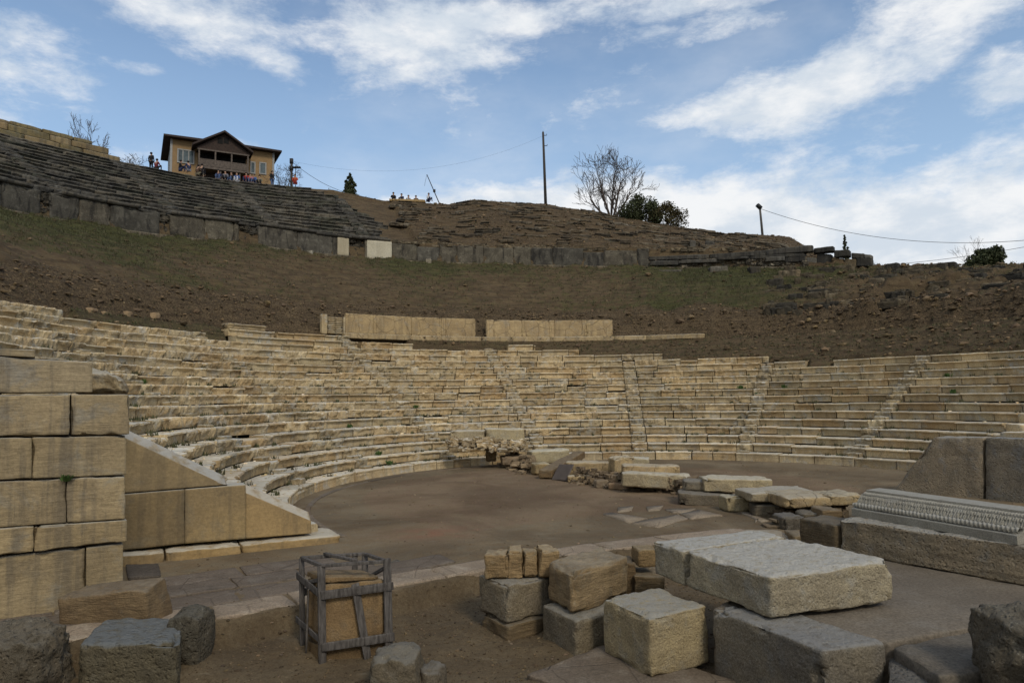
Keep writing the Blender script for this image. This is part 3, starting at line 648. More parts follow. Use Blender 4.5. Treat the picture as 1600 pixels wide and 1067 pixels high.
def ortho_dark():
    dw = ortho_wall('diazoma_wall', 'long dark grey slab wall curving across the hillside below the upper tiers', 'wall', 36.0, zb_f, 1.62, pcs, M['ortho'], .5)
    mb = MB()
    for a, b, tn in newer:
        pr = [(35.93, R_(a)), (35.93, R_(b)), (36.4, R_(b)), (36.4, R_(a))]; c = [(CX + r * math.sin(q), CY + r * math.cos(q)) for r, q in pr]; zb = zb_f((a + b) / 2) + .1
        V, Fc = hexa([(p[0], p[1], zb) for p in c] + [(p[0], p[1], zb + 1.5) for p in c], 9, .03, .012, .06, 5); mb.add(V, Fc, (1, 1, 1) if tn[0] > 4 else (.82, .78, .72))
    o = mb.build('new_slabs', M['cream'], dw); o['label'] = 'two pale cream replacement slabs'
    mb = MB()
    for a, b in gone:
        for q in range(26):
            th_ = R_(rw.uniform(a, b)); sz = rw.uniform(.25, .6); zb = zb_f((a + b) / 2) + rw.uniform(0, 1.5); U, Fc = unit_block(3); r_ = 36.35 + rw.uniform(-.1, .15)
            mb.add(U * [sz / 2, sz / 2.5, sz / 4.5] + rng.normal(0, .02, U.shape) + [CX + r_ * math.sin(th_), CY + r_ * math.cos(th_), zb], Fc, np.array((.8, .75, .66)) * rw.uniform(.5, 1.3))
    m2 = MB()
    for q in range(420):
        td = rw.uniform(-25, 22); th_ = R_(td); sz = rw.uniform(.15, .6); U, Fc = unit_block(3); r_ = 36.25 + rw.uniform(-.1, .7)
        m2.add(U * [sz / 2 * rw.uniform(.7, 1.6), sz / 3, sz / 5] + rng.normal(0, .02, U.shape) + [CX + r_ * math.sin(th_), CY + r_ * math.cos(th_), zb_f(td) + 1.55 + (r_ - 36.2) * .45 + rw.uniform(-.05, .12)], Fc, np.array((1.5, 1.3, 1.0)) * rw.uniform(.4, 1.6))
    m2.build('top_rubble', M['seatdark'], dw, smooth=False)
    o = mb.build('gap_rubble', M['seatdark'], dw, smooth=False); o['label'] = 'dark rubble showing where slabs are missing'
    # cornice course, missing in places
    mb = MB(); t = -100.
    for a, b in [(-100, gone[0][0] - .6), (gone[0][1] + 1, -56), (-55, gone[1][0] - 1), (gone[1][1], gone[2][0]), (gone[2][1], thx(610, 375, 36))]:
        seat_row(mb, 35.82, 0, R_(a), R_(b), np.array([(.12, -.22), (.08, -.2), (.05, -.16), (.02, -.13), (0, -.1), (0, -.06), (0, -.02), (.02, 0), (.2, .0), (.5, 0), (.9, 0), (.9, -.22)]), .5, [], int(a) + 500, lens=(1.5, 3.), ds=.16, tints=[(1, 1, 1), (1.25, 1.2, 1.15), (.8, .8, .8)])
    for q in mb.V:
        th = np.degrees(np.arctan2(q[:, 0] - CX, q[:, 1] - CY)); q[:, 2] += tab(TW, th) + 1.72
    mb.build('cornice', M['seatdark'], dw)
    mb = MB(); t = -99.
    while t < 36:     # footing course
        e = t + rw.uniform(1.5, 3.5)
        if rw.random() < .8 or t < -20:
            pr = [(35.85, R_(t)), (35.85, R_(e - .05)), (36.2, R_(e - .05)), (36.2, R_(t))]; c = [(CX + r * math.sin(q), CY + r * math.cos(q)) for r, q in pr]
            V, Fc = hexa([(p[0], p[1], zb_f(q) - .25) for p, q in zip(c, (t, e, e, t))] + [(p[0], p[1], zb_f(q) + .12) for p, q in zip(c, (t, e, e, t))], 5, .03, .02, .06, rw.randint(0, 999))
            mb.add(V, Fc, np.array((1.5, 1.35, 1.1)) * rw.uniform(.6, 1.4))
        t = e
    mb.build('footing', M['seatdark'], dw)
ortho_dark()
ups = empty('upper_seating', (CX - 20, CY + 32, 16), 'dark grey mossy stone tiers high on the left below the house', 'seating')
UA = [R_(a) for a in (-86, -74.5, -63, -51.5, -40, -28.5)]
PU = PROF.copy(); PU[:, 0] *= 1.; 
NU = 14
for j in range(NU):
    R = 36.9 + .76 * j; mb = MB()
    endt = [-25.5, -26.2, -25.6, -25.6, -24.2, -24.6, -25.4, -25.8, -27., -27.5, -28, -28.5, -30, -31.2][j]
    rr_ = random.Random(60 + j); t = R_(-100)
    while t < R_(endt):
        e = min(R_(endt), t + rr_.uniform(5, 17) / R)
        if True:
            seat_row(mb, R, 0, t, e, PU, .62, UA, 300 + j * 13 + int(t * 50), ds=.17, lens=(1.0, 2.6), tints=[(1, 1, 1), (1.35, 1.3, 1.2), (.8, .8, .8), (.7, .75, .65), (1.6, 1.5, 1.35)], aw=.55)
        t = e
    for q in mb.V:
        th = np.degrees(np.arctan2(q[:, 0] - CX, q[:, 1] - CY)); a = tab(TW, th) + 1.75; b = tab(TC, th) + .05 - np.where(th < -28, .0, .3)
        q[:, 2] += a + (b - a) * (j + .6) / NU
    mb.build('seat_row', M['seatdark'], ups)
for a in UA:
    for j in range(NU - 1 if a < R_(-30) else 10):
        R = 36.9 + .76 * (j + 1); d = D_(a); za = tab(TW, np.array([d]))[0] + 1.75; zc = tab(TC, np.array([d]))[0] + .05; zz = za + (zc - za) * (j + .6) / NU
        c = [(CX + r * math.sin(a + s_ * .5 / r), CY + r * math.cos(a + s_ * .5 / r)) for r, s_ in ((R - .4, -1), (R - .4, 1), (R + .1, 1), (R + .1, -1))]
        mb = MB(); V, Fc = hexa([(p[0], p[1], zz - .1) for p in c] + [(p[0], p[1], zz + .2) for p in c], 5, .05, .05, .14, j); mb.add(V, Fc, np.array((.85, .82, .76)) * random.uniform(.5, 1.1)); mb.build('step', M['seatdark'], ups)
rl = empty('ruined_tiers', (CX, CY + 40, 16), 'ragged broken stone ledges of ruined tiers on the brown slope right of the dark seats', 'seating')
rr_ = random.Random(17)
for j in range(16):
    R = 36.9 + .66 * j
    t = -24. + rr_.uniform(0, 5)
    while t < 27 - .4 * j:
        e = t + rr_.uniform(1.2, 5.); mb = MB()
        seat_row(mb, R, 0, R_(t), R_(e), PU, 1.15, [], 900 + j * 31 + int(t * 9), ds=.2, lens=(.6, 2.0), tints=[(1.3, 1.05, .78), (1., .82, .64), (1.7, 1.4, 1.05), (.75, .66, .55), (2.3, 2.0, 1.6)])
        for q in mb.V:
            th = np.degrees(np.arctan2(q[:, 0] - CX, q[:, 1] - CY)); Rq = np.hypot(q[:, 0] - CX, q[:, 1] - CY)
            base = hill_z(th, np.full_like(th, R + .25)); q[:, 2] = base + .16 + (q[:, 2]) * .8
        mb.build('ledge', M['seatdark'], rl)
        t = e + rr_.uniform(1.0, 7.)
# tan wall on the crest, far left
cw = empty('crest_wall', (CX + 48 * math.sin(R_(-60)), CY + 48 * math.cos(R_(-60)), 22.3), 'stepped two-course tan block wall along the top left skyline', 'wall')
mb = MB(); t = -100.
for course in range(3):
    t = -100. + course; e_ = [-50.6, -51.6, -53.0][course]
    while t < e_ - .4:
        e = min(e_, t + rw.uniform(1.6, 3.6)); Rr = 47.9 + course * .12
        if e_ - e < .8: e = e_
        hgt = .52 if course < 2 else rw.uniform(.22, .42)
        if course < 2 or t > -63 and rw.random() < .82 or t <= -63:
            pr = [(Rr, R_(t + .04)), (Rr, R_(e - .04)), (Rr + .9, R_(e - .04)), (Rr + .9, R_(t + .04))]; c = [(CX + r * math.sin(q), CY + r * math.cos(q)) for r, q in pr]
            zz = [float(tab(TC, np.array([q]))[0]) + .02 + .54 * course for q in (t, e, e, t)]
            V, Fc = hexa([(p[0], p[1], z) for p, z in zip(c, zz)] + [(p[0], p[1], z + hgt) for p, z in zip(c, zz)], 7, .04, .03, .1, rw.randint(0, 999))
            mb.add(V, Fc, np.array(rw.choice([(.8, .76, .66), (.62, .62, .5), (.9, .82, .7)])) * rw.uniform(.75, 1.05))
        t = e
mb.build('courses', M['ash'], cw)
# ------------------------------------------------------------------ helpers for walls placed on a vertical plane
class Plane:
    def __init__(s, P, e): s.P = np.array(P, float); s.e = np.array(e, float) / np.hypot(*e); s.n = np.array([-s.e[1], s.e[0]]); s.n = s.n if s.n @ s.P < 0 else -s.n
    def at(s, px, py, off=0.): P = s.P + s.n * off; return pplane(px, py, P, s.n)
    def quad(s, TL, TR, BR, BL, depth, off=0.):
        q = [s.at(*p, off) for p in (BL, BR, TR, TL)]; b = np.array([-s.n[0] * depth, -s.n[1] * depth, 0])
        return [q[0], q[1], q[1] + b, q[0] + b, q[3], q[2], q[2] + b, q[3] + b]
def lerp2(l, x): return l[0][1] + (l[1][1] - l[0][1]) * (x - l[0][0]) / (l[1][0] - l[0][0])
# left ashlar wall
LW = Plane((-6.92, 12.9), (.83, .557))
lw = empty('ashlar_wall', (-7.6, 12.4, -.5), 'tall stepped wall of large tan squared blocks with dark water streaks, at the left edge', 'wall')
mb = MB()
courses = [([-260, -120, 55], (0, 545), (55, 546), (0, 556), (55, 559), 0, .04, (.9, .9, .88)),
    ([-300, -90, 145], (0, 557), (145, 566), (0, 614), (145, 613), 0, .0, (1, 1, 1)),
    ([-260, -110, 111, 203], (0, 617), (200, 616), (0, 682), (200, 679), .02, .0, (1.02, 1, .95)),
    ([-300, -150, 50, 198], (0, 684), (200, 681), (0, 750), (196, 742), 0, .0, (1, .98, .92)),
    ([-280, -60, 104, 196], (0, 752), (200, 744), (0, 824), (195, 811), .0, .0, (.98, .95, .88)),
    ([-270, -100, 53, 199], (0, 826), (200, 812.5), (0, 868), (197, 846), .05, .0, (1.0, .96, .86)),
    ([-290, -80, 134, 193], (0, 870), (200, 848), (0, 998), (192, 974), -.03, 0., (.92, .9, .84))]
for ci, (xs, t0, t1, b0, b1, off, _, tn) in enumerate(courses):
    for k in range(len(xs) - 1):
        a, b = xs[k] + .4, xs[k + 1] - .4; g = 1.6 if (ci == 2 and k == 1) else 0
        b -= g; tl, tr_ = lerp2((t0, t1), a), lerp2((t0, t1), b); bl, br = lerp2((b0, b1), a) - .2, lerp2((b0, b1), b) - .2
        V, Fc = hexa(LW.quad((a, tl), (b, tr_), (b, br), (a, bl), 1.1, off + random.uniform(-.012, .012)), 22, .014, .006 if (ci * 7 + k) % 3 else .022, .05, 40 + ci * 5 + k, 5.)
        rough = 1.
        mb.add(V, Fc, np.array(tn) * random.uniform(.93, 1.06))
mb.build('courses', M['ash'], lw)
mb = MB()
for a, b in ((-280, -60), (-59, 47), (48, 92)):
    V, Fc = hexa(LW.quad((a, 1001 - a * .135), (b, 1001 - b * .135), (b, 1035 - b * .135), (a, 1035 - a * .135), 1., .10), 10, .03, .015, .06, int(a + 300)); mb.add(V, Fc, (1.1, 1.05, .95))
mb.build('plinth', M['ash'], lw)
V, Fc = hexa(LW.quad((120, 574), (190, 588), (206, 616), (120, 616), 1.2, -1.3), 22, .22, .17, .4, 3, 2.6)
mb = MB(); mb.add(V, Fc, (.62, .60, .56)); mb.build('broken_core', M['seat'], lw)
# sloping retaining wall of the side entrance
PW = Plane((-4.97, 17.82), (.878, .478))
pw = empty('parodos_wall', (-6.6, 16.9, 0), 'smooth tan retaining wall with a sloping stepped top ending the left seats', 'wall')
def coped(pl, TL, TR, BR, BL, depth, drop, off=0.):
    q = [pl.at(*p, off) for p in (BL, BR, TR, TL)]; b = np.array([-pl.n[0], -pl.n[1], 0]); f = [pl.at(TL[0], TL[1] + drop, off), pl.at(TR[0], TR[1] + drop * .9, off)]
    return [q[0], q[1], q[1] + b * depth, q[0] + b * depth, f[0], f[1], q[2] + b * .27, q[3] + b * .27]
mb = MB()
for q, sd_, tn in ((((120, 634), (353, 745), (356, 756.5), (120, 777), .46), 1, (.92, .93, .92)), (((120, 778), (288.7, 764), (288.7, 849), (120, 868), .5), 2, (.80, .79, .74)), (((289, 764), (384, 756.5), (384, 841.5), (289, 849), .5), 3, (1., .98, .9)), (((384.1, 757), (486, 802), (487, 833), (384.1, 841.5), .5), 4, (1.08, 1.02, .9))):
    V, Fc = hexa(coped(PW, *q, 15 if sd_ == 1 else 13) if sd_ in (1, 4) else PW.quad(*q), 20, .010 if sd_ < 3 else .003, .004, .02 if sd_ < 3 else .004, sd_, 3.); mb.add(V, Fc, tn)
mb.build('masonry', M['parodos'], pw)
mb = MB()
for q, sd_ in ((((150, 870), (257, 862), (257, 884), (150, 893), 1.), 5), (((259, 861.5), (376, 851), (376, 872), (259, 883), 1.), 6), (((378, 851), (533, 835), (531, 857), (378, 872), 1.25), 7)):
    V, Fc = hexa(PW.quad(*q, .28), 16, .05, .035, .10, sd_, 5.); mb.add(V, Fc, (1.1, 1.02, .86))
mb.build('rough_plinth', M['parodos'], pw)
# rough blocks of the right retaining wall
RW = Plane((13.35, 25.8), (.59, -.807))
stone('retaining_block', 'large rough-faced brown block with a sloping left end, on the right below the seats', 'stone block', RW.quad((1459, 683), (1536, 683.5), (1536, 800), (1378, 790), .8), M['rough'], 22, .07, .05, .12, 4.)
stone('retaining_block', 'dark grey rough block at the right edge beside the sloping-ended one', 'stone block', RW.quad((1539, 684), (1690, 688), (1690, 830), (1539, 802), .8, .03), M['rough'], 22, .06, .045, .10, 4., tint=(.72, .76, .82))
stone('seat_block', 'narrow pale block lying behind the top edge of the dark grey rough block', 'stone block', RW.quad((1562, 675), (1640, 674), (1640, 690), (1562, 690), .6, -1.6), M['seat'], 10, .05, .03, .08, 4.)
stone('seat_block', 'small upright pale stone at the right edge, on a seat row end', 'stone block', ground_block(1594, 1618, 600, 625, 2.9, .5), M['grey'], 8, .08, .05, .1, tint=(1.7, 1.65, 1.5))
# soil between
mb = MB(); a = RW.at(1385, 766, .05); b = RW.at(1760, 812, .05); f = pz(1345, 772, 1.15); g_ = pz(1760, 830, 1.1)
V, Fc = hexa([(f[0], f[1], 0), (g_[0], g_[1], 0), (b[0], b[1], 0), (a[0], a[1], -.1), (f[0], f[1], 1.0), (g_[0], g_[1], 1.2), (b[0], b[1], b[2] - .02), (a[0], a[1], a[2] - .02)], 24, .1, .14, .0, 3, 2.)
tagit(mesh('soil_bank', V, Fc, M['soil'], tint=np.tile([[.95, .25, 0.]], (len(V), 1))), kind='structure')
# ------------------------------------------------------------------ right platform and its blocks
ZP = .43
def cb(near, left, right, yt=None, z0=None, z1=None, zt=None):
    "block seen corner-on: near/left/right ground corners as photo pixels on the level z0; yt = row of the near top corner"
    zz = z1 if z1 is not None else z0
    n_, l_, r_ = pz(*near, zz), pz(*left, zz), pz(*right, zz)
    b_ = l_ + r_ - n_; base = [(p[0], p[1], z0) for p in (n_, r_, b_, l_)]
    top = zt if zt is not None else pY(near[0], yt, n_[1])[2]
    return ctop(base, top)
c4 = [pz(1112, 949, ZP), pz(1392, 1000, ZP), pz(1900, 905, ZP), pz(1306, 846, ZP)]
V, Fc = hexa([(p[0], p[1], -.6) for p in c4] + [(p[0], p[1], ZP - .012) for p in c4], 40, .05, .022, .05, 9, 2.5)
tagit(mesh('stage_platform', V, Fc, M['plat'], tint=np.tile([[1., .98, .95]], (len(V), 1))), kind='structure')
c4 = [pz(1393, 1001, ZP), pz(1470, 1062, ZP - .1), pz(1900, 1000, ZP - .1), pz(1800, 922, ZP)]
V, Fc = hexa([(p[0], p[1], -.6) for p in c4] + [(p[0], p[1], ZP - .05) for p in c4], 24, .05, .03, .05, 19, 2.5)
tagit(mesh('stage_platform', V, Fc, M['plat'], tint=np.tile([[.82, .83, .83]], (len(V), 1))), kind='structure')
stone('platform_block', 'huge worn dark block with a chipped corner under the big pale slab', 'stone block', cb((1285, 1017), (1112, 950), (1386, 1004), z0=-.5, z1=ZP + .01, zt=ZP + .02), M['grey'], 30, .05, .025, .30, 4., seed=12)
# big slab in two pieces (cracked near its far left end)
zs = ZP + .05; n_, l_, r_ = pz(1207, 967, zs), pz(1021, 898, zs), pz(1399, 941, zs); b_ = l_ + r_ - n_
hz = [zs + .56, zs + .60, zs + .60, zs + .55]
bs = empty('big_slab', tuple((n_ + b_) / 2 * [1, 1, 0] + [0, 0, zs]), 'massive pale rectangular slab with a cracked corner, lying on the foreground platform', 'stone slab')
f_ = .66
def seg(u0, u1, g0=0., g1=0.):
    A, B, C_, D = n_ + (l_ - n_) * u0, r_ + (b_ - r_) * (u0 + g0), r_ + (b_ - r_) * (u1 + g1), n_ + (l_ - n_) * u1
    return [(p[0], p[1], zs + .0) for p in (A, B, C_, D)] + [(p[0], p[1], zs + h) for p, h in zip((A, B, C_, D), (.55, .60, .60, .56))]
mb = MB(); V, Fc = hexa(seg(0, f_ + .02, 0, .06), 34, .05, .026, .14, 31, 6.); mb.add(V, Fc); mb.build('slab', M['block'], bs)
mb = MB(); V, Fc = hexa(seg(f_ + .032, 1, .06, 0), 22, .04, .026, .10, 32, 6.); mb.add(V, Fc, (.97, .98, 1.)); mb.build('broken_end', M['block'], bs)
mb = MB()
V, Fc = hexa([(p[0], p[1], ZP - .02) for p in (n_ + [.12, .35, 0], r_ + [-.3, .2, 0], b_, l_ + [.2, .1, 0])] + [(p[0], p[1], zs + .03) for p in (n_ + [.12, .35, 0], r_ + [-.3, .2, 0], b_, l_ + [.2, .1, 0])], 10, .03, .03, .02, 2)
mb.add(V, Fc, (.35, .33, .3)); mb.build('bedding', M['brown'], bs)
stone('stone_cube', 'squarish yellow-grey block with a sharp near corner, beside the big slab', 'stone block', cb((1018, 1062), (943, 1019), (1110, 1036), 966, -.42), M['cube'], 26, .035, .022, .07, 6., seed=5)
stone('ground_slab', 'flat grey-brown slab in the soil under the yellow-grey cube', 'stone slab', [(p[0], p[1], -.56) for p in (pz(980, 1110, -.4), pz(1175, 1066, -.4), pz(948, 1004, -.4), pz(822, 1052, -.4))] + [tuple(p) for p in (pz(980, 1110, -.4), pz(1175, 1066, -.4), pz(948, 1004, -.4), pz(822, 1052, -.4))], M['paving'], 18, .04, .015, .05, tint=(1, .97, .92))
# long rough block, brown block beside it, carved moulding
LB0, LB1 = pz(1312, 862, ZP), pz(1600, 915, ZP); ue = (LB1 - LB0) / np.linalg.norm(LB1 - LB0); nb = np.array([-ue[1], ue[0], 0]); nb = nb if nb[1] > 0 else -nb
LBE = LB0 + ue * 5.2
stone('rough_block', 'very long low rough-faced grey block carrying the carved moulding', 'stone block', ctop([LB0 - [0, 0, .03], LBE - [0, 0, .03], LBE + nb * 1.25 - [0, 0, .03], LB0 + nb * 1.25 - [0, 0, .03]], ZP + .62), M['rough'], 34, .04, .035, .08, 5., tint=(1., .98, .94))
q0, q1 = LB0 - ue * .05, LB0 - ue * .95 + nb * .15
stone('brown_block', 'brown squarish block butting the left end of the long rough block', 'stone block', ctop([q1 - [0, 0, .2], q0 - [0, 0, .2], q0 + nb * .8, q1 + nb * .8 - [0, 0, .2]], ZP + .50), M['brown'], 14, .05, .035, .1, tint=(.62, .64, .66))
def moulding():
    z0 = ZP + .625; A = pz(1331, 805, z0); B = pz(1590, 851, z0); e = B - A; L = np.linalg.norm(e); e /= L; nn = np.array([-e[1], e[0], 0]); nn = nn if nn[1] > 0 else -nn
    root = empty('carved_moulding', tuple((A + B) / 2 + nn * .3), 'grey marble moulding carved with rope, palmettes and beads, lying on the long rough block', 'carved stone')
    def sheet(name, prof, relief, mat, nu, caps=True, tint=(1, 1, 1)):
        pr = np.array(prof, float); k = len(pr); u = np.linspace(0, L, nu); U, K = np.meshgrid(u, np.arange(k), indexing='ij'); U = U.ravel(); K = K.ravel()
        d = pr[K, 0]; z = pr[K, 1]; t = np.gradient(pr, axis=0); nrm = np.stack([-t[:, 1], t[:, 0]], 1); nrm /= np.linalg.norm(nrm, axis=1, keepdims=True)
        v = np.concatenate([[0], np.cumsum(np.hypot(*np.diff(pr, axis=0).T))]); r = relief(U, v[K] / v[-1]) if relief else 0 * U
        d = d + nrm[K, 0] * r; z = z + nrm[K, 1] * r
        P = A[None] + e[None] * U[:, None] + nn[None] * d[:, None] + np.array([[0, 0, 1.]]) * z[:, None]
        P = P + fbm(P * 9, 4, 3)[:, None] * .006
        Fc = [(i * k + j, (i + 1) * k + j, (i + 1) * k + j + 1, i * k + j + 1) for i in range(nu - 1) for j in range(k - 1)]
        mbb = MB(); mbb.add(P, Fc, tint)
        return mbb.build(name, mat, root)
    def lin(a, b, n): return [(a[0] + (b[0] - a[0]) * q, a[1] + (b[1] - a[1]) * q) for q in np.linspace(0, 1, n)]
    # body with end faces
    body = [(0, 0), (0, .135), (.012, .15), (.03, .152), (.10, .165), (.16, .205), (.30, .385), (.33, .40), (.40, .405), (.42, .47), (.80, .49), (.82, 0)]
    mbb = MB(); k = len(body); nu = 30; P = []
    for i in range(nu):
        for d, z in body: P.append(A + e * (L * i / (nu - 1)) + nn * d + np.array([0, 0, z]))
    P = np.array(P); P += fbm(P * 5, 2, 3)[:, None] * .006
    Fc = [(i * k + j, (i + 1) * k + j, (i + 1) * k + (j + 1) % k, i * k + (j + 1) % k) for i in range(nu - 1) for j in range(k)]
    Fc.append(tuple(range(k))); Fc.append(tuple(range((nu - 1) * k, nu * k))[::-1]); mbb.add(P, Fc); o = mbb.build('block', M['marble'], root, smooth=False)
    a = np.linspace(math.pi * 1.15, -math.pi * .1, 12); rope = [(.085 + .058 * math.cos(q), .195 + .058 * math.sin(q)) for q in a]
    sheet('rope_carving', rope, lambda u, v: .007 * np.sin(u * 84 + v * 8) - .004 * (np.abs(np.sin(u * 42 + v * 4)) < .28), M['marble'], 420)
    def pal(u, v):
        p = .125; c = (u % p) / p - .5; k_ = np.floor(u / p) % 2; vv = v * 1.05
        fan = np.abs(np.sin(np.arctan2(c * 1.3, vv + .02) * (4.5 - k_))) * (np.hypot(c * 1.5, vv - .42) < .52)
        sep = (np.abs(np.abs(c) - .47) < .035) * (v > .12) * (v < .9)
        drill = -.028 * ((np.hypot(np.abs(c) - .22, (v - .45) * .8) < .09)) - .02 * (np.hypot(c, v - .78) < .07)
        w = np.clip(fbm(np.stack([u * 3, v, u * 0], 1), 3, 2) * 1.6 + .95, .25, 1)
        return (.030 * fan + .024 * sep + drill - .012) * w * (v > .04) * (v < .96) + .012
    sheet('palmette_frieze', lin((.158, .215), (.300, .392), 26), pal, M['marble'], 620)
    def bead(u, v):
        p = .052; c = (u % p) / p - .5; return .017 * np.sqrt(np.clip(1 - (c / .40) ** 2 - ((v - .5) / .5) ** 2, 0, 1)) - .008 * (np.abs(c) > .42)
    sheet('bead_carving', lin((.31, .402), (.395, .432), 9), bead, M['marble'], 620)
moulding()
# stones at the right foot of the picture
stone('dark_block', 'dark grey block sunk at the bottom edge beside the chipped platform block', 'stone block', ctop([pz(1392, 1120, .1), pz(1520, 1120, .1), pz(1492, 1045, .1), pz(1388, 1030, .1)], .22), M['rock'], 14, .06, .04, .1, tint=(1.3, 1.3, 1.35))
for c in (): pass
def boulder(name, label, x0, x1, yt, yb, z0, mat, depth=None, tint=(1, 1, 1), seed=1, flat=1., rough=.16, n=14, cat='boulder', fs=2.2, group=None):
    c = pz((x0 + x1) / 2, yb, z0); k = c[1] / F_PX; w = (x1 - x0) * k; d = depth or w * .8; h = (yb - yt) * k * flat
    U, Fc = unit_block(n); N = U / np.linalg.norm(U, axis=1, keepdims=True); N = N * .72 + U * .28
    P = N * [w / 2 * 1.05, d / 2, h / 2 * 1.15] ; s = fbm(N * fs * .7 + seed * 5.5, seed, 4, .6)[:, None]; P = P * (1 + s * rough * 2.2); P += N * fbm(P * 12 + seed, seed + 3, 3, .6)[:, None] * .02
    P = P + [c[0], c[1] + d / 2, z0 + h / 2 * .95]
    return tagit(mesh(name, P, Fc, mat, tint=np.tile([tint], (len(P), 1))), label, cat, group)
boulder('boulder', 'big dark pitted boulder in the bottom right corner', 1628, 1790, 1000, 1165, .0, M['rock'], 1.3, (1.35, 1.28, 1.15), 8, rough=.10, n=26)
boulder('boulder', 'dark pitted knobbly boulder in the bottom left corner', -70, 52, 1006, 1125, -.6, M['rock'], 1.1, (1.2, 1.12, 1.0), 4, rough=.16, n=26)
boulder('boulder', 'smooth dark rounded boulder behind the blue-grey topped block', 252, 309, 968, 1052, -.5, M['rock'], .8, (.95, .93, .86), 6, rough=.08, n=18)
boulder('boulder', 'pale round-backed rock poking up at the bottom centre', 572, 655, 1034, 1125, -.75, M['grey'], .8, (.72, .68, .6), 9, rough=.12, n=18)
boulder('boulder', 'small low rock right of the round-backed one at the bottom edge', 654, 694, 1053, 1115, -.75, M['grey'], .5, (.7, .66, .6), 12, rough=.12, n=12)
boulder('rubble_stone', 'small grey stone tucked left of the blue-grey topped block', 92, 116, 1022, 1046, -.45, M['grey'], .3, (.7, .72, .75), 14, n=8, cat='stone')
boulder('rubble_stone', 'small ochre stone below the leaning brown block', 76, 98, 1040, 1062, -.5, M['brown'], .3, (.9, .9, .9), 15, n=8, cat='stone')
# leaning brown block and blue grey block at the left
Yb = 11.55
bl, br, tr_, tl = pY(91, 1006, Yb + .1), pY(232, 1000, Yb - .1), pY(227, 921, Yb - .05), pY(89, 934, Yb + .15); bk = np.array([.02, .62, .05])
stone('leaning_block', 'brown layered block leaning against the foot of the left wall', 'stone block', [bl, br, br + bk + [.14, 0, 0], bl + bk, tl, tr_, tr_ + bk * [1, 1, 1.3], tl + bk * [6, 1, 1.3]], M['brown'], 24, .05, .028, .10, 4., tint=(.85, .82, .78))
fl, fr = pz(119, 1080, -.5), pz(279, 1078, -.5); zt = pY(200, 1005, (fl[1] + fr[1]) / 2)[2]
ba = np.array([-.50, 1.2, 0.])
stone('bluegrey_block', 'large pitted block with a smooth blue-grey top, near the bottom left corner', 'stone block', ctop([fl, fr, fr + ba, fl + ba + [.2, 0, 0]], zt), M['bluegrey'], 30, .07, .030, .10, 6., seed=3)
# stacked stones in the middle foreground
b0 = cb((794, 1006), (752, 984), (856, 990), 977, -.56)
stone('stone_block', 'lowest brown stone of the left three-tier stack, half in the soil', 'stone block', b0, M['brown'], 14, .05, .04, .12, tint=(.72, .72, .7))
zt = b0[4][2]
b1 = cb((793, 974), (749, 955), (866, 956), 914, zt)
stone('stone_block', 'grey-brown squared middle block of the left three-tier stack', 'stone block', b1, M['grey'], 18, .03, .018, .08, tint=(1., .95, .86))
zt = b1[4][2] + .005; c1 = (np.array(b1[0]) + np.array(b1[1]) + np.array(b1[2]) + np.array(b1[3]))[:2] / 4
for k, (x0, x1, yt, d, lab) in enumerate(((760, 796, 861, .5, 'leftmost broken ochre piece standing on the left stack'), (794, 817, 855, .55, 'narrow upright ochre piece second from the left on the stack'), (815, 839, 860, .45, 'slanting ochre sliver in the middle of the broken pieces'), (837, 868, 854, .6, 'right-hand wide-topped ochre piece on the left stack'))):
    P = ground_block(x0, x1, yt, 908, zt, d, .1 * (k - 1)); P = [np.array(p, float) for p in P]; P[4][0] += .02 * (k - 1.); P[7][0] += .03 * (k - 1); P[5][0] += .03 * (k == 3)
    dy = P[0][1] - (c1[1] - .25); P = [p - [p[0] * dy / p[1] * 1., dy, 0] for p in P]
    stone('broken_piece', lab, 'stone', P, M['brown'], 16, .03, .05, .22, 5., 'broken ochre pieces on the left stack', tint=(1.35, 1.3, 1.15))
b0 = cb((901, 1032), (847, 1001), (975, 1003), 970, -.55)
stone('stone_block', 'lower grey-brown block of the right two-tier stack', 'stone block', b0, M['grey'], 18, .04, .03, .10, tint=(1.0, .95, .84))
zt = b0[4][2]; b1 = cb((897, 962), (856, 938), (984, 928), 896, zt)
stone('stone_block', 'rounded rusty-sided upper block of the right two-tier stack', 'stone block', b1, M['brown'], 20, .10, .05, .16, 4., tint=(1.15, 1.15, 1.1))
for x0, x1, yt, yb, d, lab, tn in ((964, 993, 869, 915, .6, 'dark low stone behind the right two-tier stack', (.75, .72, .66)), (992, 1040, 887, 918, .7, 'lower ochre stone wedged behind the cube', (1., .98, .9)), ):
    P = ground_block(x0, x1, yt, yb, -.02, d); P = [(p[0], p[1], p[2] - (.5 if i < 4 else 0)) for i, p in enumerate(P)]
    stone('rubble_block', lab, 'stone', P, M['brown'], 12, .04, .035, .1, tint=tn)
P = ground_block(995, 1026, 851, 886, .32, .5, .1); stone('rubble_block', 'upper ochre stone between the cube and the big slab', 'stone', P, M['brown'], 12, .03, .03, .1, tint=(1.1, 1.05, .9))
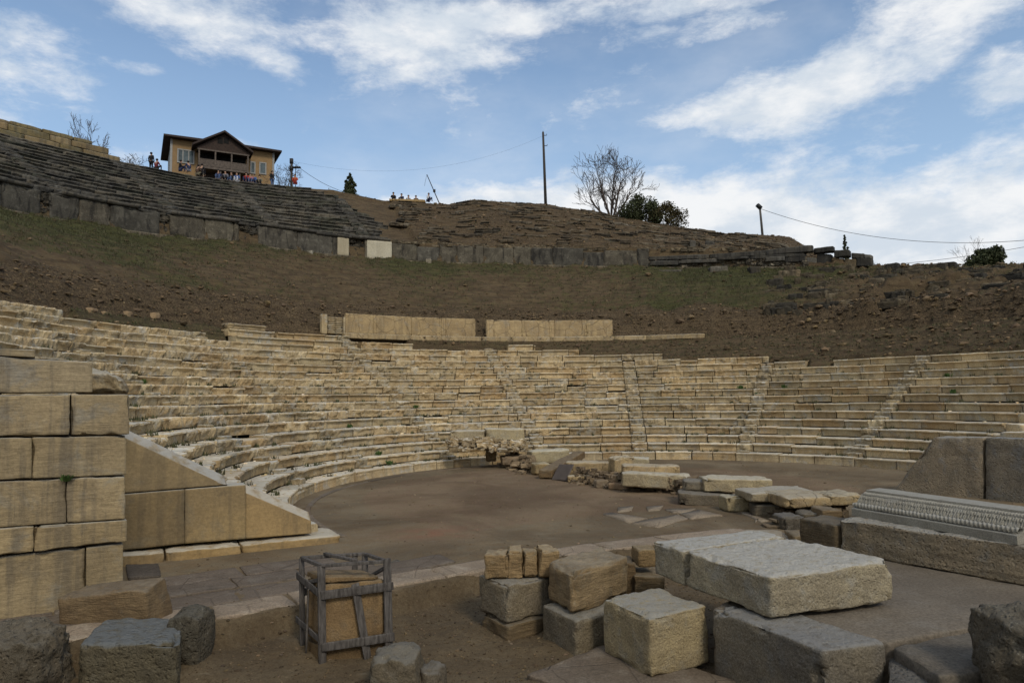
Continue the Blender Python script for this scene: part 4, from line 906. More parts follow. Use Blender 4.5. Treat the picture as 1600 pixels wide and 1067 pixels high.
# ------------------------------------------------------------------ pavement along the orchestra edge
EP = np.array([(-11, 8.2), (-5.2, 11.57), (-3.78, 12.54), (-2.18, 13.47), (-.72, 14.85), (2.87, 16.9), (6.2, 18.2)])
EL = np.concatenate([[0], np.cumsum(np.hypot(*np.diff(EP, axis=0).T))])
def edge_pt(s, d):
    x, y = np.interp(s, EL, EP[:, 0]), np.interp(s, EL, EP[:, 1]); return (x - .52 * d, y + .86 * d)
pav = MB(); rp = random.Random(5)
for d0, d1, s0, s1, th_ in ((0, .82, 0, EL[-1], .28), (.84, 1.75, 0, 12.2, .1), (1.77, 2.6, 0, 10.6, .08), (2.62, 3.5, 0, 10.0, .08)):
    s = s0
    while s < s1:
        e = min(s1, s + rp.uniform(1.2, 3.0))
        if d0 == 0 or rp.random() < .9:
            j = lambda: rp.uniform(-.05, .05)
            c = [edge_pt(s + .01, d0 + j() * (d0 > 0)), edge_pt(e - .02, d0 + j() * (d0 > 0)), edge_pt(e - .02 + j(), d1 - .02), edge_pt(s + .01 + j(), d1 - .02)]; zt = .03 + rp.uniform(-.012, .02) - (.0 if d0 == 0 else .015)
            V, Fc = hexa([(p[0], p[1], zt - th_) for p in c] + [(p[0], p[1], zt) for p in c], 10, .025, .014, .07, rp.randint(0, 999), 4.)
            pav.add(V, Fc, np.array((1.85, 1.8, 1.7) if d0 == 0 else (.95, .93, .92)) * rp.uniform(.9, 1.1))
        s = e
tagit(pav.build('pavement', M['paving']), kind='structure')
mb = MB()
def patch(pts, z=.012, tn=(1, 1, 1), sd_=0):
    P = [pz(x, y, z) for x, y in pts]; cen = sum(P) / len(P); n = len(P); ring = []
    for i in range(n):
        for q in np.linspace(0, 1, 7)[:-1]:
            p = P[i] * (1 - q) + P[(i + 1) % n] * q; dv = p - cen; p = cen + dv * (1 + .10 * fbm(np.array([p * 3 + sd_]), 2, 2)[0]); ring.append(p)
    k = len(ring); V = ring + [p * [1, 1, 0] + [0, 0, -.05] for p in ring] + [cen]
    mb.add(V, [(i, (i + 1) % k, 2 * k) for i in range(k)] + [(i, i + k, (i + 1) % k + k, (i + 1) % k) for i in range(k)], tn)
for i, q in enumerate([[(942, 802), (955, 800), (1012, 809), (982, 816)], [(987, 817), (1005, 812), (1060, 803), (1075, 809), (1030, 823)], [(1063, 802), (1092, 796), (1128, 804), (1080, 810)], [(965, 792), (990, 790), (987, 797), (965, 799)], [(1010, 791), (1037, 789), (1031, 796), (1012, 797)], [(1040, 795), (1088, 794), (1070, 801), (1050, 800)],
                       [(608, 878), (621, 874), (674, 896), (658, 899)], [(609, 892), (618, 889), (646, 900), (634, 903)], [(1158, 800), (1168, 799), (1202, 813), (1190, 815)], [(1180, 812), (1186, 809), (1180, 816)], [(520, 905), (560, 893), (600, 897), (570, 908)]]):
    patch(q, .016, (1.6, 1.6, 1.52), i)
tagit(mb.build('floor_slabs', M['paving']), kind='structure')
# dark stone piece beside the wall foot
P = [pz(200, 905, .02), pz(252, 900, .02), pz(248, 882, .02), pz(196, 884, .02)]
stone('paving_stone', 'dark flat stone in the corner between the left wall and the smooth sloping wall', 'stone slab', [(p[0], p[1], -.2) for p in P] + [(p[0], p[1], .06) for p in P], M['paving'], 10, .03, .02, .06, tint=(.6, .62, .66))
# ------------------------------------------------------------------ tumbled line of stones across the orchestra
G_ = 'tumbled stones across the orchestra'
RUIN = [  # x0, x1, ytop, ybottom, z0, depth, rot, tilt, material, tint, label
 (704, 757, 671, 690, 1.20, 1.3, -.05, .00, 'block', (1.15, 1.1, 1.), 'long pale flat slab at the far left end of the tumbled stones'),
 (757, 818, 668, 688, 1.22, 1.5, .12, -.02, 'block', (1.2, 1.15, 1.02), 'pale flat slab right against the first one, where the tumbled line meets the seats'),
 (773, 824, 690, 716, .28, 1.2, .15, -.08, 'tan', (1.15, 1.1, 1.), 'bright-topped orange-fronted block below the two far flat slabs'),
 (759, 775, 699, 721, .25, .5, 0, 0, 'brown', (.9, .88, .8), 'small upright brown stone left of the orange-fronted block'),
 (783, 833, 711, 728, .1, 1.0, .1, -.03, 'rubble', (1.4, 1.3, 1.2), 'low flat grey stone under the orange-fronted block'),
 (826, 888, 701, 724, .22, 1.1, .25, .03, 'block', (1.15, 1.12, 1.), 'lens-shaped slab with a bright worn top'),
 (832, 858, 722, 742, .0, .7, .3, 0, 'tan', (.9, .85, .7), 'ochre cube-like stone under the lens-shaped slab'),
 (886, 962, 719, 744, .12, 1.0, -.1, -.02, 'tan', (1., .95, .84), 'rough pale orange block right of the leaning dark panel'),
 (888, 928, 741, 754, -.02, .6, -.05, 0, 'tan', (.95, .9, .8), 'low pale stone at ground level right of the leaning dark panel'),
 (956, 990, 712, 738, .42, .8, .2, .04, 'tan', (1.15, 1.1, .98), 'tall pale stone rising highest in the middle of the tumbled line'),
 (990, 1018, 713, 735, .42, .8, -.2, -.06, 'block', (1.1, 1.08, 1.), 'small light stone leaning behind the tall pale one'),
 (957, 976, 735, 752, .05, .5, 0, 0, 'brown', (.8, .75, .7), 'small brown upright stone below the tall pale stone'),
 (976, 1064, 724, 744, .50, .9, -.06, -.02, 'tan', (1.05, .98, .86), 'long honey beam lying on top, behind a longer front beam'),
 (975, 1081, 737, 763, .16, .8, -.10, -.045, 'block', (1.05, 1., .9), 'longest pale front beam in the middle of the tumbled line'),
 (930, 952, 748, 763, -.02, .5, .1, 0, 'rubble', (1.3, 1.25, 1.2), 'grey rubble stone left below the longest front beam'),
 (953, 985, 753, 766, -.02, .5, -.2, 0, 'rubble', (1.5, 1.3, 1.1), 'tan rubble stone under the left end of the longest beam'),
 (1072, 1108, 747, 767, .38, .8, -.2, 0, 'grey', (.9, .86, .8), 'dark grey squared stone between the longest beam and the next pale block'),
 (1098, 1112, 752, 772, .2, .7, .1, 0, 'block', (.95, .9, .84), 'narrow pale upright stone left of the split-topped block'),
 (1104, 1209, 742, 771, .33, 1.1, -.08, -.03, 'block', (1.1, 1.04, .92), 'big pale block with a stepped split top'),
 (1066, 1141, 766, 792, -.05, .9, -.18, -.05, 'grey', (.8, .75, .68), 'dark low block lying in the soil under the pale beams'),
 (1134, 1184, 771, 800, -.02, .7, .1, 0, 'block', (.95, .9, .76), 'pale squared stone standing on the orchestra floor'),
 (1182, 1224, 783, 808, -.02, .8, -.12, 0, 'grey', (.78, .74, .66), 'dark squared stone right of the pale floor-standing one'),
 (1172, 1278, 759, 783, .42, 1.4, .05, .01, 'block', (.92, .88, .82), 'broad flat slab with a crumbling underside'),
 (1225, 1300, 763, 794, .40, 1.6, .10, .02, 'tan', (.95, .9, .8), 'big flat-topped slab jutting over dark rubble near the carved moulding'),
 (1296, 1348, 764, 791, .42, 1.2, .06, .03, 'tan', (.92, .88, .78), 'notched slab next to the left end of the carved moulding'),
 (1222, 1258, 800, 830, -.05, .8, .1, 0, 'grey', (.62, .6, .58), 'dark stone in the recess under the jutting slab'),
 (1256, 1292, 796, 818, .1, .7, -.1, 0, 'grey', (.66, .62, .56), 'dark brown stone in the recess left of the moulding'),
 (1285, 1318, 790, 812, .25, .7, 0, 0, 'brown', (.8, .78, .74), 'brown rubble stone wedged under the notched slab'),
 (1199, 1236, 816, 826, -.02, .5, -.08, 0, 'rubble', (1.0, .95, .88), 'thin flat pale stone lying before the dark recess'),
 (1210, 1228, 808, 817, .12, .4, .3, 0, 'rubble', (1.5, 1.45, 1.35), 'little white stone sitting on a thin flat one'),
 (1176, 1246, 827, 850, -.08, 1.3, -.1, 0, 'tan', (.78, .74, .68), 'tan flat block just behind the big slab'),
 (1244, 1268, 826, 856, -.12, .9, -.1, 0, 'brown', (.95, .95, .9), 'small tan block between the flat one and the brown block'),
]
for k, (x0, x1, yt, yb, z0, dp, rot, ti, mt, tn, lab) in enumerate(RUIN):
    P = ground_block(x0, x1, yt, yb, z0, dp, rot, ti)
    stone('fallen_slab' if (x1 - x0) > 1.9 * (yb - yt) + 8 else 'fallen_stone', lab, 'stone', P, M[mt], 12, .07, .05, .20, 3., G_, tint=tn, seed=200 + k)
# long brown beam and the dark panel leaning on it
A, B = pz(852, 748, .0), pz(906, 716, .3)
mb = MB(); d = (B - A); d /= np.linalg.norm(d); sx = np.array([d[1], -d[0], 0]); P = [A - sx * .3, A + sx * .3, B + sx * .3, B - sx * .3]
stone('fallen_beam', 'long brown squared beam lying away from the camera beside the dark panel', 'stone beam', [(p[0], p[1], p[2] + .0) for p in P] + [(p[0], p[1], p[2] + .38) for p in P], M['brown'], 14, .05, .03, .08, group=G_, tint=(.85, .8, .72))
P0, P1, P2, P3 = pz(866, 749, .0), pz(884, 752, .0), None, None
q = [pz(862, 749, .0), pz(885, 752, .0), pY(897, 726, pz(885, 752, 0)[1] + .25), pY(874, 726, pz(862, 749, 0)[1] + .3)]
nrm = np.array([0, .07, .02]); stone('stone_sheet', 'smooth dark grey-brown panel leaning against the long brown beam', 'stone panel', [tuple(p) for p in (q[0], q[1], q[2], q[3])] + [tuple(p + nrm) for p in (q[0], q[1], q[2], q[3])], M['slab'], 8, .01, .004, .01)
# rubble core heaps under the line
def heap(name, label, spine, w, hgt, cnt, mat, seed, s0=.08, s1=.26, tn=(1, 1, 1), kind='stuff'):
    r = random.Random(seed); mb = MB(); U, Fc = unit_block(3)
    for k in range(cnt):
        i = r.random() * (len(spine) - 1); a, b = spine[int(i)], spine[int(i) + 1]; f = i % 1
        c = np.array(a) * (1 - f) + np.array(b) * f; off = r.gauss(0, w / 2); sz = r.uniform(s0, s1)
        c = c + [off * .4, off, 0]; z = c[2] + max(0, hgt * (1 - (abs(off) / w) ** 1.5) * r.random())
        N = U * [sz * r.uniform(.7, 1.3), sz * r.uniform(.5, 1.), sz * r.uniform(.35, .7)] / 1.9; a = r.random() * 3; R3 = Matrix.Rotation(a, 3, 'Z') @ Matrix.Rotation(r.gauss(0, .25), 3, 'X')
        V = N @ np.array(R3).T + rng.normal(0, sz * .05, N.shape) + [c[0], c[1], z]
        mb.add(V, Fc, np.array(tn) * r.uniform(.6, 1.35))
    return tagit(mb.build(name, mat, smooth=False), kind=kind)
sp = lambda L, z: [tuple(pz(x, y, z)) for x, y in L]
heap('rubble', '', sp([(700, 712), (745, 712), (790, 722), (830, 740)], -.05), .9, .8, 560, M['rubble'], 1, .14, .42, (1.2, 1.12, 1.))
heap('rubble', '', [tuple(pY(705, 700, 35.6)), tuple(pY(818, 702, 35.9))], .6, .5, 200, M['seat'], 7, .15, .4, (.8, .76, .7))
heap('rubble', '', sp([(900, 752), (960, 762), (1020, 764), (1080, 775), (1140, 785)], -.05), .75, .6, 520, M['rubble'], 2, .08, .36, (1., .92, .82))
heap('rubble', '', sp([(1180, 798), (1230, 808), (1290, 815), (1320, 812)], -.05), .7, .6, 380, M['rubble'], 3, .1, .36, (.8, .74, .66))
# ------------------------------------------------------------------ crate and the pier inside it
def crate():
    zg = -.5; FL, FR, BL = pz(504, 1036, zg), pz(608, 1026, zg), pz(473, 1016, zg)
    BR = FL + (FR - FL) + (BL - FL) * 1.0
    zt = pY(497, 884, FL[1])[2]; up = np.array([0, 0, 1.]); ex = (FR - FL) / np.linalg.norm(FR - FL); ey = (BL - FL) / np.linalg.norm(BL - FL)
    sh = np.array([-.035, .02, 0])    # posts lean a little
    T = lambda p, h: p + up * (h * (zt - zg)) + sh * h
    root = empty('wooden_crate', tuple((FL + BR) / 2), 'open grey plank crate frame standing round an ochre stone pier', 'crate')
    def plank(name, a, b, w, t, u=(0, 0, 1), tn=1.):
        m = MB(); V0 = MB(); V0.beam(a, b, w, t, u); P = V0.V[0]
        c = [P[0], P[2], P[3], P[1], P[4], P[6], P[7], P[5]]; V, Fc = hexa(c, 6, .006, .003, .01, random.randint(0, 999), 9.)
        m.add(V, Fc, (tn,) * 3); return m.build(name, M['wood'], root)
    w = .115
    y = tuple(ey)
    for nm, p, h, tn, ww in (('post', FL, 1., 1., .12), ('post', FR, 1.03, .9, .13), ('post', BL, 1., 1., .08), ('post', BR, .98, .8, .1)):
        plank(nm, p - up * .06, T(p, h), ww, .045, y)
    mid = FL + ex * .60; mid2 = mid + ex * .08
    plank('centre_board', mid2 - up * .04 - ey * .005, T(FL + ex * .50, .79) - ey * .005, .125, .03, y)
    nf = -ey * .045
    plank('cross_board', T(FL, .70) + nf - ex * .03, T(FR, .745) + nf + ex * .07, .13, .03, y)
    plank('cross_board', T(FL, .17) + nf - ex * .03, T(FR, .215) + nf + ex * .07, .13, .03, y)
    sx = -ex * .04
    plank('side_board', T(FL, .71) + sx - ey * .02, T(BL, .80) + sx + ey * .10, .12, .025, tuple(ex))
    plank('side_board', T(FL, .24) + sx, T(BL, .32) + sx + ey * .15, .10, .025, tuple(ex))
    plank('side_brace', FL + sx * 1.8 + ey * .42 + up * .05, T(FL, .72) + sx * 1.8 + ey * .30, .075, .03, tuple(ex))
    for a, b in ((FL, FR), (FR, BR), (BR, BL), (BL, FL)): plank('top_rail', T(a, 1.0), T(b, 1.0), .055, .05)
    plank('top_bar', T(FL + ex * .52, 1.03), T(BL + ex * .36, 1.03), .06, .045)
    plank('back_brace', T(BR, .72), T(FR, .93) + ey * .05, .06, .03, tuple(ex)); plank('back_brace', T(BL, .72) + ex * .02, T(FL, .86) + ex * .02, .06, .03, tuple(ex))
    plank('back_board', T(BL, .62) + ey * .04, T(BR, .66) + ey * .04, .12, .03, y); plank('back_board', BR - up * .02 + -ex * .16, T(BR - ex * .16, .98), .10, .03, y)
    # pier
    pr = empty('stone_pier', tuple((FL + BR) / 2), 'ochre pier of stacked cracked blocks inside the wooden crate', 'pier')
    i0 = FL + ex * .0 + ey * .075; i1 = FR - ex * .02 + ey * .075; dy = ey * (np.linalg.norm(BL - FL) - .1)
    z = zg - .08
    for k, (z1, ins, cut, tn) in enumerate(((zg + .24, -.03, None, .62), (zg + 1.16, .0, None, 1.0), (zg + 1.16, .0, None, 1.0), (zt - .17, .0, None, .92))):
        if k == 2: continue
        a, b = i0 + ex * (ins + .02), i1 - ex * (ins + (.08 if k == 3 else 0))
        parts = [(0, 1)] if cut is None else [(0, cut - .006), (cut + .006, 1)]
        for u, v in parts:
            p, q = a + (b - a) * u, a + (b - a) * v; base = [(*p[:2], z), (*q[:2], z), (*(q + dy)[:2], z), (*(p + dy)[:2], z)]
            tp = [z1, z1 - (.06 if k == 3 else 0), z1 - (.06 if k == 3 else 0), z1]
            V, Fc = hexa(ctop(base, tp), 12, (.03 if k < 3 else .09), .018, .10, 70 + k, 6.); m = MB(); m.add(V, Fc, (tn,) * 3); m.build('pier_block', M['pier'], pr)
        z = z1 - .002
crate()
# ------------------------------------------------------------------ ruined right end of the diazoma wall
rwall = empty('ruined_wall', (CX + 36 * math.sin(R_(22)), CY + 36 * math.cos(R_(22)), 14), 'collapsed dark wall end with long beams stepping up to the right skyline', 'wall')
def cyl_block(name, x0, x1, t0, t1, b0, b1, R, depth, tn, parent=rwall, mat='seatdark', label=None, cat=None, n=8, chip=.12):
    q = [pcyl(x0, b0, R), pcyl(x1, b1, R), pcyl(x1, t1, R), pcyl(x0, t0, R)]
    o = [np.array([p[0] - CX, p[1] - CY, 0]) / R * depth for p in q]
    V, Fc = hexa([q[0], q[1], q[1] + o[1], q[0] + o[0], q[3], q[2], q[2] + o[2], q[3] + o[3]], n, .05, .03, chip, random.randint(0, 999)); m = MB(); m.add(V, Fc, tn)
    ob = m.build(name, M[mat], parent)
    if label: tagit(ob, label, cat)
    return ob
for x0, x1, t0, t1, b0, b1, tn in ((1014, 1108, 401, 397, 407, 404, 1.0), (1109, 1196, 397, 391, 404, 399, .9), (1197, 1269, 390.5, 382, 399, 393, 1.1), (1271, 1302, 388, 384, 396, 393, .55), (1303, 1327, 391, 390, 402, 401, .6),
                                (1015, 1060, 408, 406, 415, 414, .9), (1060, 1120, 406, 404, 412, 410, 1.2), (1120, 1170, 402, 400, 407, 404, .8), (1170, 1256, 400, 395, 405, 401, .9), (1225, 1258, 398, 396, 410, 409, .7), (1196, 1226, 402, 400, 409, 407, 1.3)):
    cyl_block('beam', x0, x1, t0, t1, b0, b1, 35.9 - (.2 if t0 > 401 else 0), .8, (tn * .75,) * 3)
for x0, x1, t, b, tn in ((1078, 1087, 375, 397, 1.2), (1102, 1116, 376, 396, .9), (1260, 1276, 402, 416, 1.8), (1276, 1299, 396, 416, .6), (1299, 1318, 403, 417, (2.6, 1.9, 1.2)), (1319, 1338, 404, 417, (1.7, 1.4, 1.0)), (1330, 1350, 395, 404, .8), (1338, 1362, 403, 416, .6), (1350, 1361, 397, 404, 1.6)):
    tn = tn if hasattr(tn, '__len__') else (tn,) * 3
    cyl_block('block', x0, x1, t, t + 1, b, b, 36.1 if b > 399 else 37.2, .8, tuple(q * .8 for q in tn))
mb = MB(); r = random.Random(8); U, Fc = unit_block(3)
for k in range(420):
    x = r.uniform(1014, 1262); y = r.uniform(405, 417) if r.random() < .8 else r.uniform(386, 402); p = pcyl(x, y, 36.0 + (y < 403) * .4 + r.uniform(0, .3)); sz = r.uniform(.12, .5)
    V = U * [sz, sz * .7, sz * r.uniform(.25, .5)] / 2 + rng.normal(0, sz * .04, U.shape) + p; mb.add(V, Fc, np.array((1.2, 1.1, .95)) * r.choice([.5, .8, 1, 1.3, 1.9]))
o = mb.build('rubble_courses', M['seatdark'], rwall, smooth=False)
for x0, x1, t, b, lab, tn in ((1029, 1067, 421, 432, 'dark broken block with a ledge lying on the grass below the ruined wall', .9), (1110, 1138, 415.5, 423, 'grey rounded block fallen at the foot of the ruined wall', 1.5), (1172, 1190, 416, 427, 'dark jagged stone on the slope under the long beams', .6), (478, 488, 391, 399, 'pale brown boulder on the bare slope below the dark wall', 2.6), (665, 674, 404, 409, 'small pale stone at the foot of the dark wall right of the cream slabs', 2.4)):
    R = 34.8 if b > 417 else 35.5
    p = pcyl((x0 + x1) / 2, b, R); k = p[1] / F_PX; w = (x1 - x0) * k / 2; h = (b - t) * k; zg = float(hill_z(np.array([D_(math.atan2(p[0] - CX, p[1] - CY))]), np.array([R]))[0])
    P = [(p[0] - w, p[1], p[2] - .4), (p[0] + w, p[1], p[2] - .4), (p[0] + w, p[1] + .9, p[2] - .2), (p[0] - w, p[1] + .9, p[2] - .2)]
    stone('fallen_block', lab, 'stone', P + [(a, b_, p[2] + h) for a, b_, _ in P], M['seatdark'], 8, .06, .06, .15, 4., tint=(tn, tn * .96, tn * .88))
# flat boulders by the topmost seats, left
for x0, x1, t, b, lab in ((131, 147, 479.5, 484.5, 'flat pale stone lying left on the dark bank above the seats'), (152, 167, 485, 490, 'flat tan stone second from the left on the bank above the seats'), (192, 202, 484, 491, 'rounded tan stone on the bank above the seats'), (233, 246, 486, 493, 'brown lump on the bank just above the long straight seat')):
    p = pcyl((x0 + x1) / 2, b, 26.4); k = p[1] / F_PX; w = (x1 - x0) * k / 2 * .75; h = (b - t) * k * .7
    P = [(p[0] - w, p[1] - .1, p[2] - .25), (p[0] + w, p[1], p[2] - .25), (p[0] + w, p[1] + .5, p[2] - .1), (p[0] - w, p[1] + .5, p[2] - .1)]
    stone('loose_stone', lab, 'stone', P + [(a, b_, p[2] + h) for a, b_, _ in P], M['rubble'], 7, .05, .05, .1, tint=(1.7, 1.5, 1.25))
# stones in the hollow on the right
for k, (x, y, w_, tn, mt, lab) in enumerate([(1392, 492, .8, (.7, .7, .7), 'seatdark', 'dark slab standing at the left of the eroded hollow on the right slope'), (1400, 474, .6, (.6, .6, .6), 'seatdark', 'dark boulder at the top left of the eroded hollow'), (1416, 494, .6, (.9, .85, .8), 'brown', 'tan squared stone in the middle of the eroded hollow'),
        (1440, 484, 1.1, (.5, .5, .5), 'seatdark', 'long dark overhanging stone at the top of the eroded hollow'), (1470, 480, .6, (1.1, 1., .8), 'brown', 'ochre stone at the right end of the eroded hollow'), (1388, 500, .5, (1.1, 1., .85), 'brown', 'small ochre stone at the foot of the eroded hollow, left'), (1424, 506, .4, (1., .95, .9), 'brown', 'small tan stone at the foot of the eroded hollow, middle'), (1485, 502, .5, (3.2, 3., 2.7), 'seatdark', 'pale flat stone right below the eroded hollow')]):
    p = pcyl(x, y, 28.0 + (512 - y) * .035); sz = w_ * .75
    P = [(p[0] - sz, p[1], p[2] - .3), (p[0] + sz, p[1], p[2] - .3), (p[0] + sz, p[1] + .5, p[2] - .3), (p[0] - sz, p[1] + .5, p[2] - .3)]
    stone('hollow_stone', lab, 'stone', P + [(a, b_, p[2] + w_ * .45) for a, b_, _ in P], M[mt], 7, .08, .07, .2, tint=tn)
# ------------------------------------------------------------------ crest things: positions on the ground behind the crest
def crest_pt(px, R):
    "ground point behind the crest, in the picture column px"
    lo = pcyl(px, 300, R); th = math.atan2(lo[0] - CX, lo[1] - CY); return lo[0], lo[1], float(hill_z(np.array([D_(th)]), np.array([R]))[0])
def place_top(px, py_top, h, R0_=47.8, R1_=60):
    "find the spot behind the crest where a thing of height h reaches row py_top"
    best = None
    for R in np.linspace(R0_, R1_, 40):
        x, y, z = crest_pt(px, R); zt = pY(px, py_top, y)[2]; e = abs(zt - (z + h))
        if best is None or e < best[0]: best = (e, x, y, zt - h, R)
    return best[1:]
# ------------------------------------------------------------------ house
def house():
    Y0 = 71.; P0 = pY(267, 262, Y0); Y1 = 75.7; P1 = pY(427, 285, Y1)
    e = np.array([P1[0] - P0[0], P1[1] - P0[1]]); pl = Plane((P0[0], P0[1]), e); e = pl.e; n = pl.n
    zc = crest_pt(345, 52)[2] - .6
    root = empty('house', (float(P0[0] + P1[0]) / 2, float(P0[1] + P1[1]) / 2, zc), 'ochre house with dark hipped roof and a dark wooden balcony gable on the skyline', 'house')
    def lo(px, py, off=0.):
        p = pl.at(px, py, off); d = p[:2] - P0[:2]; return float(d @ e), float(p[2])
    def W(u, v, z): q = P0[:2] + e * u - n * v; return (q[0], q[1], z)      # u along front, v behind the front
    def bx(mb, u0, u1, v0, v1, z0, z1, tn=(1, 1, 1)):
        P = [W(u0, v0, z0), W(u1, v0, z0), W(u1, v1, z0), W(u0, v1, z0)]; mb.add(ctop(P, z1), [(3, 2, 1, 0), (4, 5, 6, 7), (0, 1, 5, 4), (1, 2, 6, 5), (2, 3, 7, 6), (3, 0, 4, 7)], tn)
    L = lo(427, 262)[0]; ze = lo(267, 217)[1]; D = 7.
    m = MB(); bx(m, 0, L, 0, D, zc - .5, ze); m.build('wall', M['ochre'], root, smooth=False)
    m = MB(); bx(m, -.03, .0, .1, D, zc - .5, ze - .02); m.build('side_wall', M['greyplaster'], root, smooth=False)
    for u in (0, L): m = MB(); bx(m, u - .1, u + .1, -.06, .12, zc - .5, ze); m.build('corner_trim', M['white'], root, smooth=False)
    # hipped main roof
    o = .75; rf = MB(); a, b, c, d = W(-o, -o, ze), W(L + o, -o, ze), W(L + o, D + o, ze), W(-o, D + o, ze); r0, r1 = W(3.6, D / 2, ze + 1.7), W(L - 3.6, D / 2, ze + 1.7)
    up = lambda p: (p[0], p[1], p[2] + .18)
    V = [a, b, c, d, up(a), up(b), up(c), up(d), r0, r1]
    rf.add(V, [(3, 2, 1, 0), (0, 1, 5, 4), (1, 2, 6, 5), (2, 3, 7, 6), (3, 0, 4, 7), (4, 5, 9, 8), (5, 6, 9), (6, 7, 8, 9), (7, 4, 8)]); rfo = rf.build('roof', M['tiles'], root, smooth=False)
    # balcony gable
    go = 1.5; uL, zL = lo(301, 221.5, go + .5); uR, zR = lo(396, 238, go + .5); uP, zP = lo(351.5, 203.5, go + .5); zl = (zL + zR) / 2
    gb = MB()
    def gpt(u, v, z): return W(u, v, z)
    for v0, v1 in ((-go - .5, D / 2),):
        for (ua, za), (ub, zb) in (((uL, zl), (uP, zP)), ((uP, zP), (uR, zl))):
            P = [gpt(ua, v0, za - .2), gpt(ub, v0, zb - .2), gpt(ub, v1, zb - .2), gpt(ua, v1, za - .2), gpt(ua, v0, za), gpt(ub, v0, zb), gpt(ub, v1, zb), gpt(ua, v1, za)]
            gb.add(P, [(3, 2, 1, 0), (4, 5, 6, 7), (0, 1, 5, 4), (1, 2, 6, 5), (2, 3, 7, 6), (3, 0, 4, 7)])
    gb.build('gable_roof', M['tiles'], root, smooth=False)
    u0, zbm = lo(310.5, 231, go); u1, zbm1 = lo(388, 243, go); zb_ = (zbm + zbm1) / 2
    m = MB(); P = [W(u0 - .2, -go, zb_), W(u1 + .2, -go, zb_), W(uP, -go, zP - .25)]; Q = [W(u0 - .2, -go + .15, zb_), W(u1 + .2, -go + .15, zb_), W(uP, -go + .15, zP - .25)]
    k1 = (zl - .2 - zb_); P = [P[0], P[1], W(u1 + .2, -go, zb_ + max(.1, k1)), P[2], W(u0 - .2, -go, zb_ + max(.1, k1))]; Q = [W(u0 - .2, -go + .15, zb_), W(u1 + .2, -go + .15, zb_), W(u1 + .2, -go + .15, zb_ + max(.1, k1)), Q[2], W(u0 - .2, -go + .15, zb_ + max(.1, k1))]
    m.add(P + Q, [(0, 1, 2, 3, 4), (9, 8, 7, 6, 5), (0, 5, 6, 1), (1, 6, 7, 2), (2, 7, 8, 3), (3, 8, 9, 4), (4, 9, 5, 0)]); gbl = m.build('gable', M['darkwood'], root, smooth=False)
    for px in (344, 353.5):
        u, z = lo(px, 220, go); m = MB(); bx(m, u - .25, u + .25, -go - .02, -go + .05, z - .33, z + .3); m.build('attic_window', M['dark'], root, smooth=False)
    zr = (lo(310, 247, go)[1] + lo(388, 257, go)[1]) / 2; zf_ = (lo(310, 258, go)[1] + lo(388, 269, go)[1]) / 2
    m = MB(); bx(m, u0 - .15, u1 + .15, -go - .05, 0, zf_ - .22, zf_); m.build('balcony_floor', M['greywood'], root, smooth=False)
    m = MB(); bx(m, u0 - .1, u1 + .1, -go - .06, -go + .06, zb_ - .14, zb_); m.build('beam', M['greywood'], root, smooth=False)
    m = MB(); bx(m, u0 + .05, u1 - .05, -.06, -.01, zf_, zb_); m.build('balcony_back', M['dark'], root, smooth=False)
    m = MB(); bx(m, u0 - .1, u1 + .1, -go + .3, -.02, zb_ + .0, zb_ + .1); m.build('soffit', M['darkwood'], root, smooth=False)
    for px in (311, 336.5, 362, 387.5):
        u = lo(px, 250, go)[0]; m = MB(); bx(m, u - .07, u + .07, -go - .03, -go + .09, zf_, zb_ - .13); m.build('post', M['greywood'], root, smooth=False)
    m = MB(); bx(m, u0, u1, -go, -go + .05, zr - .07, zr); bx(m, u0, u1, -go, -go + .05, zf_ + .05, zf_ + .12)
    nb_ = 54
    for k in range(nb_):
        u = u0 + (u1 - u0) * (k + .5) / nb_; bx(m, u - .04, u + .04, -go + .01, -go + .04, zf_ + .1, zr - .05)
    m.build('railing', M['greywood'], root, smooth=False)
    m = MB(); bx(m, u0 - .05, u1 + .05, -.05, 0.02, zc - .5, zf_ - .2); m.build('ground_floor_front', M['darkwood'], root, smooth=False)
    for px in (318, 345, 375): u = lo(px, 270, go)[0]; m = MB(); bx(m, u - .06, u + .06, -go + .1, -go + .22, zc - .5, zf_ - .2); m.build('lower_post', M['greywood'], root, smooth=False)
    def window(x0, x1, yt, yb, off, panes):
        ua, za = lo(x0, yt); ub, zb = lo(x1, yb); ua, ub = min(ua, ub), max(ua, ub); za2 = lo((x0 + x1) / 2, yt)[1]; zb2 = lo((x0 + x1) / 2, yb)[1]
        m = MB(); f = .12
        bx(m, ua, ub, -.07, 0.03, za2 - f, za2); bx(m, ua, ub, -.10, 0.03, zb2, zb2 + f); bx(m, ua, ua + f, -.07, .03, zb2 + f, za2 - f); bx(m, ub - f, ub, -.07, .03, zb2 + f, za2 - f)
        for q in range(1, panes): uu = ua + (ub - ua) * q / panes; bx(m, uu - .05, uu + .05, -.05, .03, zb2 + f, za2 - f)
        w = m.build('window', M['white'], root, smooth=False); m = MB(); bx(m, ua + f, ub - f, -.02, .02, zb2 + f, za2 - f); m.build('pane', M['glass'], w, smooth=False)
    window(277, 303.5, 234, 256, 0, 3); window(391, 399, 253, 272, 0, 1); window(405, 416, 254, 273, 0, 1)
    m = MB(); bx(m, L * .3, L * .3 + .5, D * .6, D * .6 + .5, ze + .8, ze + 2.0)
    return root
house()
